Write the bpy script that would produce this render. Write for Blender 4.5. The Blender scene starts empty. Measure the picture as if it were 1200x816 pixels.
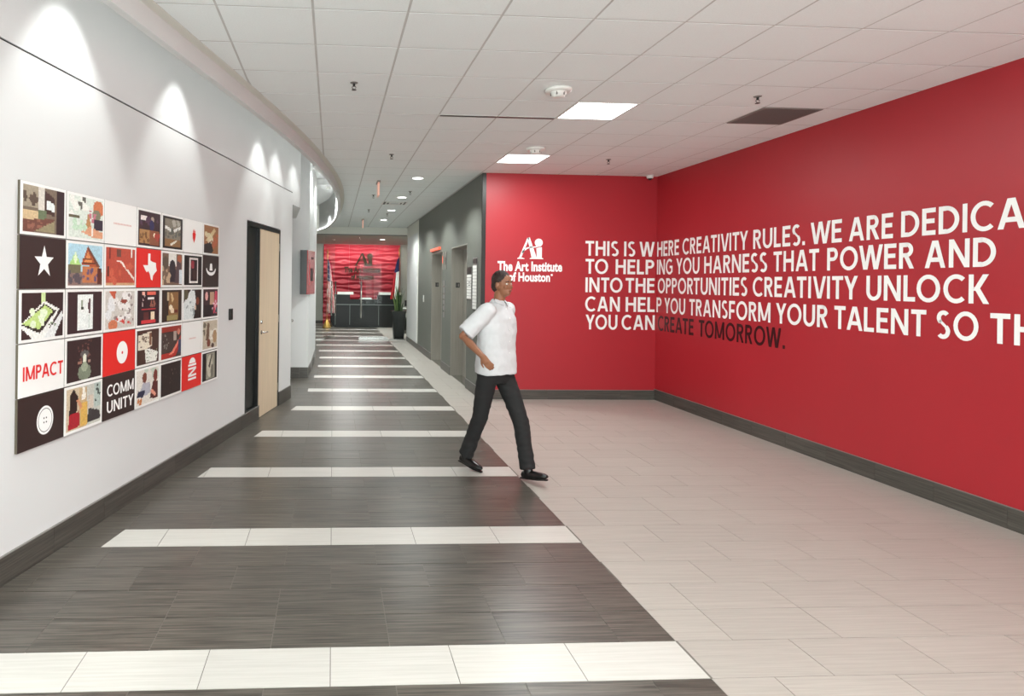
import bpy, bmesh, math, random
import numpy as np
from mathutils import Vector, Matrix
random.seed(7)
C = bpy.context.scene
COL = C.collection
# ------------------------------------------------------------------ camera, world, exposure
cd = bpy.data.cameras.new('camera'); cam = bpy.data.objects.new('camera', cd); COL.objects.link(cam)
YAW = math.atan(40/740.0); ROLL = 0.013
F = Vector((math.sin(YAW), math.cos(YAW), 0)); R0 = Vector((math.cos(YAW), -math.sin(YAW), 0)); U0 = Vector((0, 0, 1))
RX = math.cos(ROLL)*R0 + math.sin(ROLL)*U0; UX = -math.sin(ROLL)*R0 + math.cos(ROLL)*U0
cam.matrix_world = Matrix(((RX.x, UX.x, -F.x, 0), (RX.y, UX.y, -F.y, 0), (RX.z, UX.z, -F.z, 1.855), (0, 0, 0, 1)))
cd.sensor_width = 36; cd.lens = 740/1200*36; cd.shift_x = (600-430)/1200; cd.shift_y = (331.5-408)/1200
cd.clip_start = 0.05
C.camera = cam
w = bpy.data.worlds.new('world'); C.world = w; w.use_nodes = True
w.node_tree.nodes['Background'].inputs[0].default_value = (0.93, 1.0, 1.0, 1)
w.node_tree.nodes['Background'].inputs[1].default_value = 7.5      # daylight to brighten the ceiling, let in by unseen windows added behind the viewpoint
C.view_settings.view_transform = 'Standard'; C.view_settings.look = 'None'; C.view_settings.gamma = 1
C.view_settings.use_curve_mapping = False
C.view_settings.exposure = 0.38
P_TROFFER = 32      # watts per 2x2 lamp
P_DOWN = 190         # corridor downlights
P_WASH = 75         # wall washers in the cove
H = 3.655; HC = 4.35

def s2l(c):
    return tuple((x/12.92 if x <= 0.04045 else ((x+0.055)/1.055)**2.4) for x in c)
def rgb(r, g, b): return s2l((r/255, g/255, b/255))

def area(name, loc, sx, sy, power, color=(.93, 1, .985), rot=(0, 0, 0)):
    l = bpy.data.lights.new(name, 'AREA'); l.shape = 'RECTANGLE'; l.size = sx; l.size_y = sy; l.energy = power; l.color = color
    o = bpy.data.objects.new(name, l); o.location = loc; o.rotation_euler = rot; COL.objects.link(o); return o
def spot(name, loc, target, power, deg, blend=.25, color=(.94, 1, .98), r=.03):
    l = bpy.data.lights.new(name, 'SPOT'); l.energy = power; l.spot_size = math.radians(deg); l.spot_blend = blend; l.color = color; l.shadow_soft_size = r
    o = bpy.data.objects.new(name, l); o.location = loc
    o.rotation_euler = (Vector(target)-Vector(loc)).to_track_quat('-Z', 'Y').to_euler(); COL.objects.link(o); return o

# ------------------------------------------------------------------ materials
def mat(name, col, rough=.5, metal=0, spec=.5, noise=0, nscale=8, bump=0, bscale=200, emit=None, coat=0, trans=0, stretch=None):
    m = bpy.data.materials.new(name); m.use_nodes = True; nt = m.node_tree; b = nt.nodes['Principled BSDF']
    b.inputs['Base Color'].default_value = (*col, 1); b.inputs['Roughness'].default_value = rough; b.inputs['Metallic'].default_value = metal
    b.inputs['Specular IOR Level'].default_value = spec; b.inputs['Coat Weight'].default_value = coat; b.inputs['Transmission Weight'].default_value = trans
    if emit: b.inputs['Emission Color'].default_value = (*emit[0], 1); b.inputs['Emission Strength'].default_value = emit[1]
    tc = nt.nodes.new('ShaderNodeTexCoord'); mp = nt.nodes.new('ShaderNodeMapping'); nt.links.new(tc.outputs['Object'], mp.inputs[0])
    if stretch: mp.inputs['Scale'].default_value = stretch
    if noise:
        n = nt.nodes.new('ShaderNodeTexNoise'); n.inputs['Scale'].default_value = nscale; n.inputs['Detail'].default_value = 5
        nt.links.new(mp.outputs[0], n.inputs['Vector'])
        mr = nt.nodes.new('ShaderNodeMapRange'); mr.inputs[1].default_value = .25; mr.inputs[2].default_value = .75; mr.inputs[3].default_value = 1-noise; mr.inputs[4].default_value = 1+noise
        nt.links.new(n.outputs[0], mr.inputs[0])
        mx = nt.nodes.new('ShaderNodeVectorMath'); mx.operation = 'SCALE'; mx.inputs[0].default_value = col
        nt.links.new(mr.outputs[0], mx.inputs['Scale']); nt.links.new(mx.outputs[0], b.inputs['Base Color'])
    if bump:
        n2 = nt.nodes.new('ShaderNodeTexNoise'); n2.inputs['Scale'].default_value = bscale; n2.inputs['Detail'].default_value = 3
        nt.links.new(mp.outputs[0], n2.inputs['Vector'])
        bp = nt.nodes.new('ShaderNodeBump'); bp.inputs['Strength'].default_value = bump; bp.inputs['Distance'].default_value = .002
        nt.links.new(n2.outputs[0], bp.inputs['Height']); nt.links.new(bp.outputs[0], b.inputs['Normal'])
    return m

def tile_mat(name, base, alt, rough, var, streak, spec=.5):
    """porcelain plank: grain streaks along local X, each piece shifted at random"""
    m = bpy.data.materials.new(name); m.use_nodes = True; nt = m.node_tree; b = nt.nodes['Principled BSDF']; N = nt.nodes.new; K = nt.links.new
    tc = N('ShaderNodeTexCoord'); oi = N('ShaderNodeObjectInfo'); ge = N('ShaderNodeNewGeometry')
    ad = N('ShaderNodeMath'); ad.operation = 'ADD'; K(oi.outputs['Random'], ad.inputs[0]); K(ge.outputs['Random Per Island'], ad.inputs[1])
    fr = N('ShaderNodeMath'); fr.operation = 'FRACT'; K(ad.outputs[0], fr.inputs[0])
    ml = N('ShaderNodeMath'); ml.operation = 'MULTIPLY'; ml.inputs[1].default_value = 57; K(fr.outputs[0], ml.inputs[0])
    cx = N('ShaderNodeCombineXYZ'); K(ml.outputs[0], cx.inputs[0]); K(ml.outputs[0], cx.inputs[1]); K(ml.outputs[0], cx.inputs[2])
    va = N('ShaderNodeVectorMath'); va.operation = 'ADD'; K(tc.outputs['Object'], va.inputs[0]); K(cx.outputs[0], va.inputs[1])
    mp = N('ShaderNodeMapping'); mp.inputs['Scale'].default_value = (2.2, 75, 75); K(va.outputs[0], mp.inputs[0])
    n = N('ShaderNodeTexNoise'); n.inputs['Scale'].default_value = 1; n.inputs['Detail'].default_value = 6; n.inputs['Roughness'].default_value = .65; K(mp.outputs[0], n.inputs['Vector'])
    mr = N('ShaderNodeMapRange'); mr.inputs[1].default_value = .36; mr.inputs[2].default_value = .66; mr.inputs[3].default_value = 0; mr.inputs[4].default_value = 1; K(n.outputs[0], mr.inputs[0])
    mx = N('ShaderNodeMix'); mx.data_type = 'RGBA'; mx.inputs['A'].default_value = (*base, 1); mx.inputs['B'].default_value = (*alt, 1)
    ms = N('ShaderNodeMath'); ms.operation = 'MULTIPLY'; ms.inputs[1].default_value = streak; K(mr.outputs[0], ms.inputs[0]); K(ms.outputs[0], mx.inputs['Factor'])
    vr = N('ShaderNodeMapRange'); vr.inputs[3].default_value = 1-var; vr.inputs[4].default_value = 1+var; K(fr.outputs[0], vr.inputs[0])
    sc = N('ShaderNodeVectorMath'); sc.operation = 'SCALE'; K(mx.outputs['Result'], sc.inputs[0]); K(vr.outputs[0], sc.inputs['Scale']); K(sc.outputs[0], b.inputs['Base Color'])
    rr = N('ShaderNodeMapRange'); rr.inputs[3].default_value = rough-.04; rr.inputs[4].default_value = rough+.08; K(n.outputs[0], rr.inputs[0]); K(rr.outputs[0], b.inputs['Roughness'])
    bp = N('ShaderNodeBump'); bp.inputs['Strength'].default_value = .25; bp.inputs['Distance'].default_value = .0008; K(n.outputs[0], bp.inputs['Height']); K(bp.outputs[0], b.inputs['Normal'])
    b.inputs['Specular IOR Level'].default_value = spec
    return m

def glass_mat(name, tint=(.975, .99, .985), alpha=.25):
    m = bpy.data.materials.new(name); m.use_nodes = True; nt = m.node_tree; nt.nodes.clear(); N = nt.nodes.new; K = nt.links.new
    o = N('ShaderNodeOutputMaterial'); t = N('ShaderNodeBsdfTransparent'); t.inputs[0].default_value = (*tint, 1)
    g = N('ShaderNodeBsdfGlossy'); g.inputs['Roughness'].default_value = .02; fr = N('ShaderNodeFresnel'); fr.inputs[0].default_value = 1.24
    mx = N('ShaderNodeMixShader'); ge = N('ShaderNodeNewGeometry'); fb = N('ShaderNodeMath'); fb.operation = 'SUBTRACT'; fb.inputs[0].default_value = 1; K(ge.outputs['Backfacing'], fb.inputs[1]); fm = N('ShaderNodeMath'); fm.operation = 'MULTIPLY'; K(fr.outputs[0], fm.inputs[0]); K(fb.outputs[0], fm.inputs[1]); K(fm.outputs[0], mx.inputs[0]); K(t.outputs[0], mx.inputs[1]); K(g.outputs[0], mx.inputs[2]); K(mx.outputs[0], o.inputs[0])
    return m

def attr_mat(name, rough=.45):
    m = bpy.data.materials.new(name); m.use_nodes = True; nt = m.node_tree
    a = nt.nodes.new('ShaderNodeAttribute'); a.attribute_name = 'Col'
    nt.links.new(a.outputs['Color'], nt.nodes['Principled BSDF'].inputs['Base Color']); nt.nodes['Principled BSDF'].inputs['Roughness'].default_value = rough
    return m

M = dict(
    wall=mat('white_paint', rgb(214, 214, 213), .55, bump=.15, bscale=300, noise=.01, nscale=2),
    warm=mat('warm_white_paint', rgb(222, 221, 212), .6, bump=.1),
    red=mat('red_paint', rgb(170, 36, 45), .42, spec=.45, noise=.03, nscale=1.2, bump=.2, bscale=260),
    grey=mat('grey_wallcovering', rgb(98, 99, 92), .6, noise=.06, nscale=30, stretch=(1, 1, .06), bump=.2),
    steel=mat('brushed_steel', rgb(150, 145, 136), .38, metal=.45, noise=.08, nscale=40, stretch=(1, 1, .05)),
    chrome=mat('chrome', rgb(205, 205, 202), .2, metal=1),
    darkmetal=mat('dark_bronze_metal', rgb(45, 44, 42), .35, metal=.6),
    black=mat('black_paint', rgb(22, 21, 20), .35),
    blackglass=mat('black_glass', rgb(7, 7, 7), .3),
    maple=mat('maple_veneer', rgb(212, 192, 164), .45, noise=.07, nscale=14, stretch=(1, 1, .08)),
    tile_dark=tile_mat('charcoal_plank_tile', rgb(54, 50, 45), rgb(112, 105, 96), .30, .09, .85),
    tile_light=tile_mat('beige_plank_tile', rgb(164, 157, 149), rgb(186, 179, 171), .36, .025, .6, .45),
    tile_white=tile_mat('white_plank_tile', rgb(188, 184, 177), rgb(208, 204, 198), .34, .025, .6, .45),
    grout=mat('grout', rgb(116, 110, 103), .8),
    base=tile_mat('charcoal_base_tile', rgb(58, 55, 50), rgb(98, 93, 86), .4, .06, .7),
    ctile=mat('acoustic_tile', rgb(238, 243, 242), .85, noise=.035, nscale=90, bump=.5, bscale=160),
    cgrid=mat('ceiling_grid', rgb(194, 194, 191), .6),
    diff=mat('lamp_diffuser', (1, 1, 1), .5, emit=((.96, 1, .99), 7)),
    led=mat('cove_led', (1, 1, 1), .5, emit=((.96, 1, .98), 7)),
    lamp=mat('downlight_lens', (1, 1, 1), .5, emit=((1, .98, .94), 5)),
    whitep=mat('white_plastic', rgb(232, 231, 226), .4),
    vinylw=mat('white_vinyl', rgb(246, 245, 242), .45),
    vinylb=mat('black_vinyl', rgb(48, 6, 10), .4),
    ventgrey=mat('grey_metal_grille', rgb(128, 124, 120), .5, metal=.2),
    pdark=mat('dark_brown_print', rgb(52, 38, 36), .4), pred=mat('red_print', rgb(226, 42, 36), .4), pwhite=mat('white_print', rgb(240, 239, 235), .4),
    pblush=mat('faint_pink_print', rgb(226, 180, 172), .5),
    edge=mat('tile_edge', rgb(92, 84, 70), .5),
    pic=attr_mat('photo_print'), flag=attr_mat('flag_cloth', .8),
    glass=glass_mat('clear_glass'),
    desk=mat('black_laminate', rgb(10, 10, 10), .35), deskline=mat('desk_joint', rgb(120, 124, 122), .3, metal=.4),
    counter=mat('pale_counter', rgb(235, 235, 230), .35),
    wave=mat('red_wave_panel', rgb(186, 44, 60), .4),
    bronze=mat('bronze_letter', rgb(70, 50, 36), .4, metal=.5),
    leaf=mat('leaf_green', rgb(62, 92, 44), .5, noise=.3, nscale=12), leafedge=mat('leaf_pale', rgb(120, 142, 80), .5),
    pot=mat('black_pot', rgb(26, 27, 27), .25), soil=mat('soil', rgb(60, 48, 38), .9), gold=mat('gold', rgb(214, 170, 90), .35, metal=.6),
    redglass=mat('red_cabinet_face', rgb(156, 40, 46), .25, coat=.3), pink=mat('edge_lit_pink_acrylic', rgb(240, 190, 170), .3, emit=(rgb(235, 160, 135), .25)),
    ledred=mat('lit_red_lantern', rgb(230, 90, 60), .4, emit=(rgb(240, 110, 80), .35)),
    skin=mat('skin', rgb(140, 92, 66), .5, noise=.05, nscale=20), shirt=mat('white_shirt', rgb(203, 203, 204), .85, noise=.03, nscale=30),
    trouser=mat('black_trousers', rgb(24, 23, 23), .85), shoe=mat('black_leather', rgb(16, 15, 15), .3), hair=mat('dark_hair', rgb(42, 26, 20), .7, noise=.3, nscale=60),
    eyew=mat('eye_white', rgb(225, 220, 212), .3), lip=mat('lips', rgb(128, 70, 60), .5),
    dim=mat('dark_room', rgb(12, 11, 10), .9), grey2=mat('pale_grey_wall', rgb(172, 172, 162), .6),
)

# ------------------------------------------------------------------ mesh helpers
class MB:
    def __init__(s): s.v = []; s.f = []
    def poly(s, pts):
        b = len(s.v); s.v += [tuple(p) for p in pts]; s.f.append(tuple(range(b, b+len(pts)))); return s
    def prism(s, pts, z0, z1):
        """pts: ccw footprint (x,y)"""
        n = len(pts); b = len(s.v)
        a = sum(pts[i][0]*pts[(i+1) % n][1]-pts[(i+1) % n][0]*pts[i][1] for i in range(n))
        if a < 0: pts = pts[::-1]
        s.v += [(p[0], p[1], z0) for p in pts]+[(p[0], p[1], z1) for p in pts]
        s.f.append(tuple(b+i for i in reversed(range(n)))); s.f.append(tuple(b+n+i for i in range(n)))
        for i in range(n): j = (i+1) % n; s.f.append((b+i, b+j, b+n+j, b+n+i))
        return s
    def box(s, x0, x1, y0, y1, z0, z1): return s.prism([(x0, y0), (x1, y0), (x1, y1), (x0, y1)], z0, z1)
    def hexa(s, p):
        b = len(s.v); s.v += [tuple(q) for q in p]
        for f in ((3, 2, 1, 0), (4, 5, 6, 7), (0, 1, 5, 4), (1, 2, 6, 5), (2, 3, 7, 6), (3, 0, 4, 7)): s.f.append(tuple(b+i for i in f))
        return s
    def lathe(s, c, prof, n=20, axis='z'):
        b = len(s.v)
        for r, z in prof:
            for i in range(n):
                a = 2*math.pi*i/n; p = (r*math.cos(a), r*math.sin(a), z)
                if axis == 'x': p = (p[2], p[0], p[1])
                if axis == 'y': p = (p[0], p[2], p[1])
                s.v.append((c[0]+p[0], c[1]+p[1], c[2]+p[2]))
        m = len(prof)
        for k in range(m-1):
            for i in range(n): j = (i+1) % n; s.f.append((b+k*n+i, b+k*n+j, b+(k+1)*n+j, b+(k+1)*n+i))
        s.f.append(tuple(b+i for i in reversed(range(n)))); s.f.append(tuple(b+(m-1)*n+i for i in range(n)))
        return s
    def tube(s, pts, radii, n=14, flat=None):
        """loft of ellipses along pts; radii list of r or (rx, ry); flat = sideways direction"""
        P = [Vector(p) for p in pts]; b = len(s.v)
        side = Vector(flat) if flat is not None else None; m = len(P)
        for k, p in enumerate(P):
            t = (P[min(k+1, m-1)]-P[max(k-1, 0)]).normalized()
            sd = side if side is not None else (Vector((0, 0, 1)) if abs(t.z) < .9 else Vector((1, 0, 0)))
            u = (sd-t*sd.dot(t)).normalized(); v = t.cross(u); r = radii[k]; ra, rb = r if isinstance(r, tuple) else (r, r)
            for i in range(n):
                a = 2*math.pi*i/n; s.v.append(tuple(p+u*ra*math.cos(a)+v*rb*math.sin(a)))
        for k in range(m-1):
            for i in range(n): j = (i+1) % n; s.f.append((b+k*n+i, b+k*n+j, b+(k+1)*n+j, b+(k+1)*n+i))
        s.f.append(tuple(b+i for i in reversed(range(n)))); s.f.append(tuple(b+(m-1)*n+i for i in range(n)))
        return s
    def ball(s, c, r, u=16, v=10):
        rx, ry, rz = r if isinstance(r, tuple) else (r, r, r); b = len(s.v)
        s.v.append((c[0], c[1], c[2]-rz))
        for k in range(1, v):
            a = -math.pi/2+math.pi*k/v
            for i in range(u): t = 2*math.pi*i/u; s.v.append((c[0]+rx*math.cos(a)*math.cos(t), c[1]+ry*math.cos(a)*math.sin(t), c[2]+rz*math.sin(a)))
        s.v.append((c[0], c[1], c[2]+rz)); e = len(s.v)-1
        for i in range(u): j = (i+1) % u; s.f.append((b, b+1+j, b+1+i)); s.f.append((e, b+1+(v-2)*u+i, b+1+(v-2)*u+j))
        for k in range(v-2):
            for i in range(u): j = (i+1) % u; q = b+1+k*u; s.f.append((q+i, q+j, q+u+j, q+u+i))
        return s
    def xf(s, mtx):
        s.v = [tuple(mtx @ Vector(p)) for p in s.v]; return s
    def mesh(s, name, m):
        me = bpy.data.meshes.new(name); me.from_pydata(s.v, [], s.f); me.validate(); me.update()
        if m: me.materials.append(m)
        return me
    def build(s, name, m, parent=None, smooth=False, bevel=0, label=None):
        me = s.mesh(name, m)
        if smooth: me.shade_smooth()
        o = bpy.data.objects.new(name, me); COL.objects.link(o)
        if parent: o.parent = parent; o.matrix_parent_inverse = Matrix.Translation(parent.location).inverted() if parent.type == 'EMPTY' else Matrix()
        if bevel:
            bv = o.modifiers.new('bevel', 'BEVEL'); bv.width = bevel; bv.segments = 2; bv.limit_method = 'ANGLE'
        if label: o['label'] = label
        return o
def tag(o, label, cat, group=None, kind=None):
    o['label'] = label; o['category'] = cat
    if group: o['group'] = group
    if kind: o['kind'] = kind
    return o
def thing(name, loc, label, cat, group=None):
    o = bpy.data.objects.new(name, None); COL.objects.link(o); o.location = loc; o.empty_display_size = .1
    return tag(o, label, cat, group)
def struct(o): o['kind'] = 'structure'; return o

# wall frames: local (a, b, depth) -> world.  left wall: u along, z up, t outwards
A0 = Vector((-1.915, 4.192, 0)); DW = Vector((0.20684613, 0.97837349, 0)); NW = Vector((DW.y, -DW.x, 0))
def LW(u, z, t=0): p = A0+DW*u+NW*t; return (p.x, p.y, z)
def lbox(mb, u0, u1, z0, z1, t0, t1):
    f = [LW(u0, 0, t0)[:2], LW(u1, 0, t0)[:2], LW(u1, 0, t1)[:2], LW(u0, 0, t1)[:2]]
    return mb.prism(f, z0, z1)
def wallx(y): return A0.x+(y-A0.y)*DW.x/DW.y
X1, Y1, XG = 5.29, 10.08, 2.40

# ------------------------------------------------------------------ FLOOR
TP, RP, Y0, XE, XJ = .604, .313, 4.465, 1.815, .012
floor = struct(MB().box(-4.2, 5.6, -3.3, 29.5, -.1, -.0025).build('floor', M['grout']))
def clip(poly, a, b, c):
    """keep a*x+b*y+c >= 0"""
    out = []; n = len(poly)
    for i in range(n):
        p, q = poly[i], poly[(i+1) % n]; dp = a*p[0]+b*p[1]+c; dq = a*q[0]+b*q[1]+c
        if dp >= 0: out.append(p)
        if dp*dq < 0: t = dp/(dp-dq); out.append((p[0]+(q[0]-p[0])*t, p[1]+(q[1]-p[1])*t))
    return out
kw = DW.x/DW.y
def wall_line(off):  # keep x >= wallx(y)+off
    return (1, -kw, -(A0.x-A0.y*kw)-off)
SL = [(4.2, -1.60), (10.73, -.41), (12.4, -.345), (14, -.305), (15.67, -.305), (17.4, -.36), (19.05, -.49), (22, -.9), (30, -2)]
def stripe_left(y):
    if y < 10.3: return wallx(y)+.275
    for (ya, xa), (yb, xb) in zip(SL, SL[1:]):
        if ya <= y <= yb: return xa+(xb-xa)*(y-ya)/(yb-ya)
    return -2
_shared = {}
def floor_tile(poly, m, key=None):
    cx = sum(p[0] for p in poly)/len(poly); cy = sum(p[1] for p in poly)/len(poly)
    if key and key in _shared: me = _shared[key]
    else:
        me = MB().prism([(p[0]-cx, p[1]-cy) for p in poly], -.012, 0).mesh('tile', m)
        if key: _shared[key] = me
    o = bpy.data.objects.new('tile', me); o.location = (cx, cy, 0); COL.objects.link(o); o.parent = floor
FAR_D, FAR_L, FAR_W = MB(), MB(), MB()
G = .0022
count = 0
for r in range(-24, 76):
    ya = Y0+r*RP; yb = ya+RP; stripe = r % 5 == 0; off = 0 if (r % 2 == 0) else TP/2
    if stripe: off = 0
    else: off = TP/2 if (r % 5) in (1, 3) else 0
    # measured bond: row just below a stripe is half-shifted
    if (r % 5) in (4, 2): off = TP/2
    elif (r % 5) in (1, 3): off = TP/2 if (r % 5) == 1 else 0
    segs = []
    if stripe: segs = [(-4, XE, 'W', 1), (-4, XE, 'D', -1), (XE, X1, 'L', 0)]
    else: segs = [(-4, XE, 'D', 0), (XE, X1, 'L', 0)]
    near = 0 <= r+6 and r <= 11
    for s0, s1, kind, side in segs:
        k0 = math.floor((s0-XJ-off)/TP); k1 = math.ceil((s1-XJ-off)/TP)
        for k in range(k0, k1+1):
            xa, xb = max(XJ+off+k*TP, s0), min(XJ+off+(k+1)*TP, s1)
            if xb-xa < .02: continue
            if ya > Y1 and xa > XG+.3: continue
            full = xb-xa > TP-.001
            poly = [(xa+G, ya+G), (xb-G, ya+G), (xb-G, yb-G), (xa+G, yb-G)]
            P0 = len(poly); cut = False
            if yb < 10.4 and xa < wallx(yb)+.4:
                q = clip(poly, *wall_line(0)); cut = q != poly; poly = q
            if len(poly) < 3: continue
            if side:
                xl = stripe_left((ya+yb)/2)
                if yb < 10.3: ln = wall_line(.275+G*side)
                else: ln = (1, 0, -(xl+G*side))
                q = clip(poly, *(c*side for c in ln)); cut = cut or q != poly; poly = q
            if len(poly) < 3: continue
            mm = M[{'D': 'tile_dark', 'L': 'tile_light', 'W': 'tile_white'}[kind]]
            if near and xa > -2.6:
                floor_tile(poly, mm, (kind, round(xb-xa, 3)) if not cut else None); count += 1
            else:
                {'D': FAR_D, 'L': FAR_L, 'W': FAR_W}[kind].prism(poly, -.012, 0)
for fm, m_, nm in ((FAR_D, 'tile_dark', 'far_dark_tiles'), (FAR_L, 'tile_light', 'far_light_tiles'), (FAR_W, 'tile_white', 'far_white_stripe_tiles')):
    o = fm.build(nm, M[m_], floor); o['kind'] = 'stuff'
print('floor tiles', count)

# ------------------------------------------------------------------ WALLS
mb = MB()                                    # left wall, in one plane turned 12 degrees, with a dark reveal line
for a, b, z0, z1 in ((-7.6, 3.965, 0, 3.272), (5.42, 6.08, 0, 3.272), (3.965, 5.42, 2.635, 3.272)): lbox(mb, a, b, z0, z1, -.14, 0)
lbox(mb, -7.6, 6.56, 3.286, HC, -.14, 0)
wl = struct(mb.build('wall_left', M['wall']))
struct(lbox(MB(), -7.6, 6.08, 3.268, 3.29, -.15, -.012).build('trim_1', M['darkmetal']))
# header over the recess and the column beyond it
hd = MB().prism([(-.657, 10.14), (-.558, 10.61), (-.72, 12.25), (-1.3, 12.25), (-.95, 10.14)], 3.09, HC)
struct(hd.build('wall_recess', M['wall']))
mb = MB().prism([(-.80, 12.25), (-.462, 12.25), (-.43, 13.3), (-.42, 15.7), (-.45, 17.0), (-1.4, 17.4), (-1.4, 12.25)], 0, HC)
struct(mb.build('wall_column', M['wall']))
struct(MB().box(-1.5, -1.35, 9.9, 12.4, 0, HC).build('wall_alcove', M['wall']))
struct(MB().prism([(-1.35, 17.4), (-3, 17.4), (-3, 17.6), (-1.35, 17.6)], 0, HC).build('wall_niche', M['wall']))
# right side
struct(MB().box(X1, X1+.2, -3.2, Y1+.2, 0, H+.02).build('wall_right', M['red']))
struct(MB().box(XG+.008, X1, Y1, Y1+.2, 0, H+.02).build('wall_back', M['red']))
mb = MB(); WX = (-2.6, 4.6); WZ = (.35, 3.25)
mb.box(-4.2, WX[0], -3.3, -3.1, 0, HC+.05).box(WX[1], X1+.2, -3.3, -3.1, 0, HC+.05).box(WX[0], WX[1], -3.3, -3.1, 0, WZ[0]).box(WX[0], WX[1], -3.3, -3.1, WZ[1], HC+.05)
struct(mb.build('wall_front', M['wall']))
for i in range(4):  # unseen windows added so that daylight brightens the ceiling
    xa_ = WX[0]+(WX[1]-WX[0])*i/4; xb_ = xa_+(WX[1]-WX[0])/4
    w_ = bpy.data.objects.new('added_window_%d' % (i+1), None); COL.objects.link(w_); w_['kind'] = 'structure'
    f = MB().box(xa_, xa_+.05, -3.26, -3.14, *WZ).box(xb_-.05, xb_, -3.26, -3.14, *WZ).box(xa_+.05, xb_-.05, -3.26, -3.14, WZ[0], WZ[0]+.05).box(xa_+.05, xb_-.05, -3.26, -3.14, WZ[1]-.05, WZ[1]); f.build('frame', M['darkmetal'], w_)
    MB().box(xa_+.05, xb_-.05, -3.205, -3.195, WZ[0]+.05, WZ[1]-.05).build('pane', M['glass'], w_)
po = area('added_window_portal', ((WX[0]+WX[1])/2, -3.3, (WZ[0]+WZ[1])/2), WX[1]-WX[0], WZ[1]-WZ[0], 1, rot=(math.radians(90), 0, 0)); po.data.cycles.is_portal = True  # guides sampling of the daylight through the added openings
# elevator wall: piers and lintels
mb = MB()
EL = [(11.20, 12.68), (13.75, 15.22)]; ET = 2.585
zt = H+.02
for a, b in ((Y1, EL[0][0]), (EL[0][1], EL[1][0]), (EL[1][1], 17.66)): mb.box(XG, XG+.45, a+(.2 if a == Y1 else 0), b, 0, zt)
mb.box(XG, XG+.008, Y1, Y1+.2, 0, zt)
for a, b in EL: mb.box(XG, XG+.45, a, b, ET, zt)
struct(mb.build('wall_elevator', M['grey']))
struct(MB().box(XG+.005, XG+.4, 17.665, 20.4, 0, zt).build('wall_corridor', M['warm']))
o = MB().box(XG-.012, XG+.005, 17.9, 20.2, .17, 3.3).build('trim_2', M['wall']); struct(o)
# black corner guard
o = MB(); o.box(XG-.008, XG+.055, Y1-.008, Y1, 0, H); o.box(XG-.008, XG, Y1, Y1+.03, 0, H)
struct(o.build('trim_3', M['darkmetal'], bevel=.002))

# ------------------------------------------------------------------ BASEBOARDS of tile pieces
def base_run(name, p, q, h, th=.014, piece=.604, cap=True, first=.3, side=1):
    p = Vector((p[0], p[1], 0)); q = Vector((q[0], q[1], 0)); d = (q-p); Ln = d.length; d.normalize(); n = Vector((d.y, -d.x, 0))*side
    rp = bpy.data.objects.new(name, MB().hexa([p, q, q+n*th*.4, p+n*th*.4, p+Vector((0, 0, h-.002)), q+Vector((0, 0, h-.002)), q+n*th*.4+Vector((0, 0, h-.002)), p+n*th*.4+Vector((0, 0, h-.002))]).mesh(name, M['grout']))
    COL.objects.link(rp); struct(rp); a = 0; b = first; ang = math.atan2(d.y, d.x); k = 0
    while a < Ln-.01:
        b = min(b, Ln); l = b-a-.003
        if l > .02:
            f = [(-l/2, 0), (l/2, 0), (l/2, -th*side), (-l/2, -th*side)]
            o = MB().prism(f, 0, h).build('tile', M['base'], rp); c = p+d*(a+b)/2; o.location = (c.x, c.y, 0); o.rotation_euler = (0, 0, ang)
        a = b; b = a+piece
    if cap:
        e = th+.003; z0 = h; z1 = h+.006; c0 = p; c1 = q
        MB().hexa([c0+Vector((0, 0, z0)), c1+Vector((0, 0, z0)), c1+n*e+Vector((0, 0, z0)), c0+n*e+Vector((0, 0, z0)), c0+Vector((0, 0, z1)), c1+Vector((0, 0, z1)), c1+n*e+Vector((0, 0, z1)), c0+n*e+Vector((0, 0, z1))]).build('edge_strip', M['chrome'] if False else M['ventgrey'], rp)
    return rp
base_run('baseboard_left', LW(-7.5, 0)[:2], LW(4.50, 0)[:2], .172, first=.45)
base_run('baseboard_left_2', LW(5.42, 0)[:2], LW(6.08, 0)[:2], .2, first=.66)
base_run('baseboard_right', (X1, -3), (X1, Y1), .170, side=-1, first=.4)
base_run('baseboard_back', (XG, Y1), (X1, Y1), .150, side=1, first=.5)
for i, (a, b) in enumerate(((Y1, EL[0][0]), (EL[0][1], EL[1][0]), (EL[1][1], 17.66))):
    base_run('baseboard_elevator_%d' % (i+1), (XG, a), (XG, b), .165, side=-1, first=.5)
base_run('baseboard_column', (-.80, 12.25), (-.462, 12.25), .2, first=.18)
base_run('baseboard_column_2', (-.462, 12.25), (-.425, 14.5), .2, first=.6)
base_run('baseboard_column_3', (-.425, 14.5), (-.45, 17.0), .2, first=.6)
base_run('baseboard_corridor', (XG+.005, 17.67), (XG+.005, 20.3), .14, side=-1)

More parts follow.
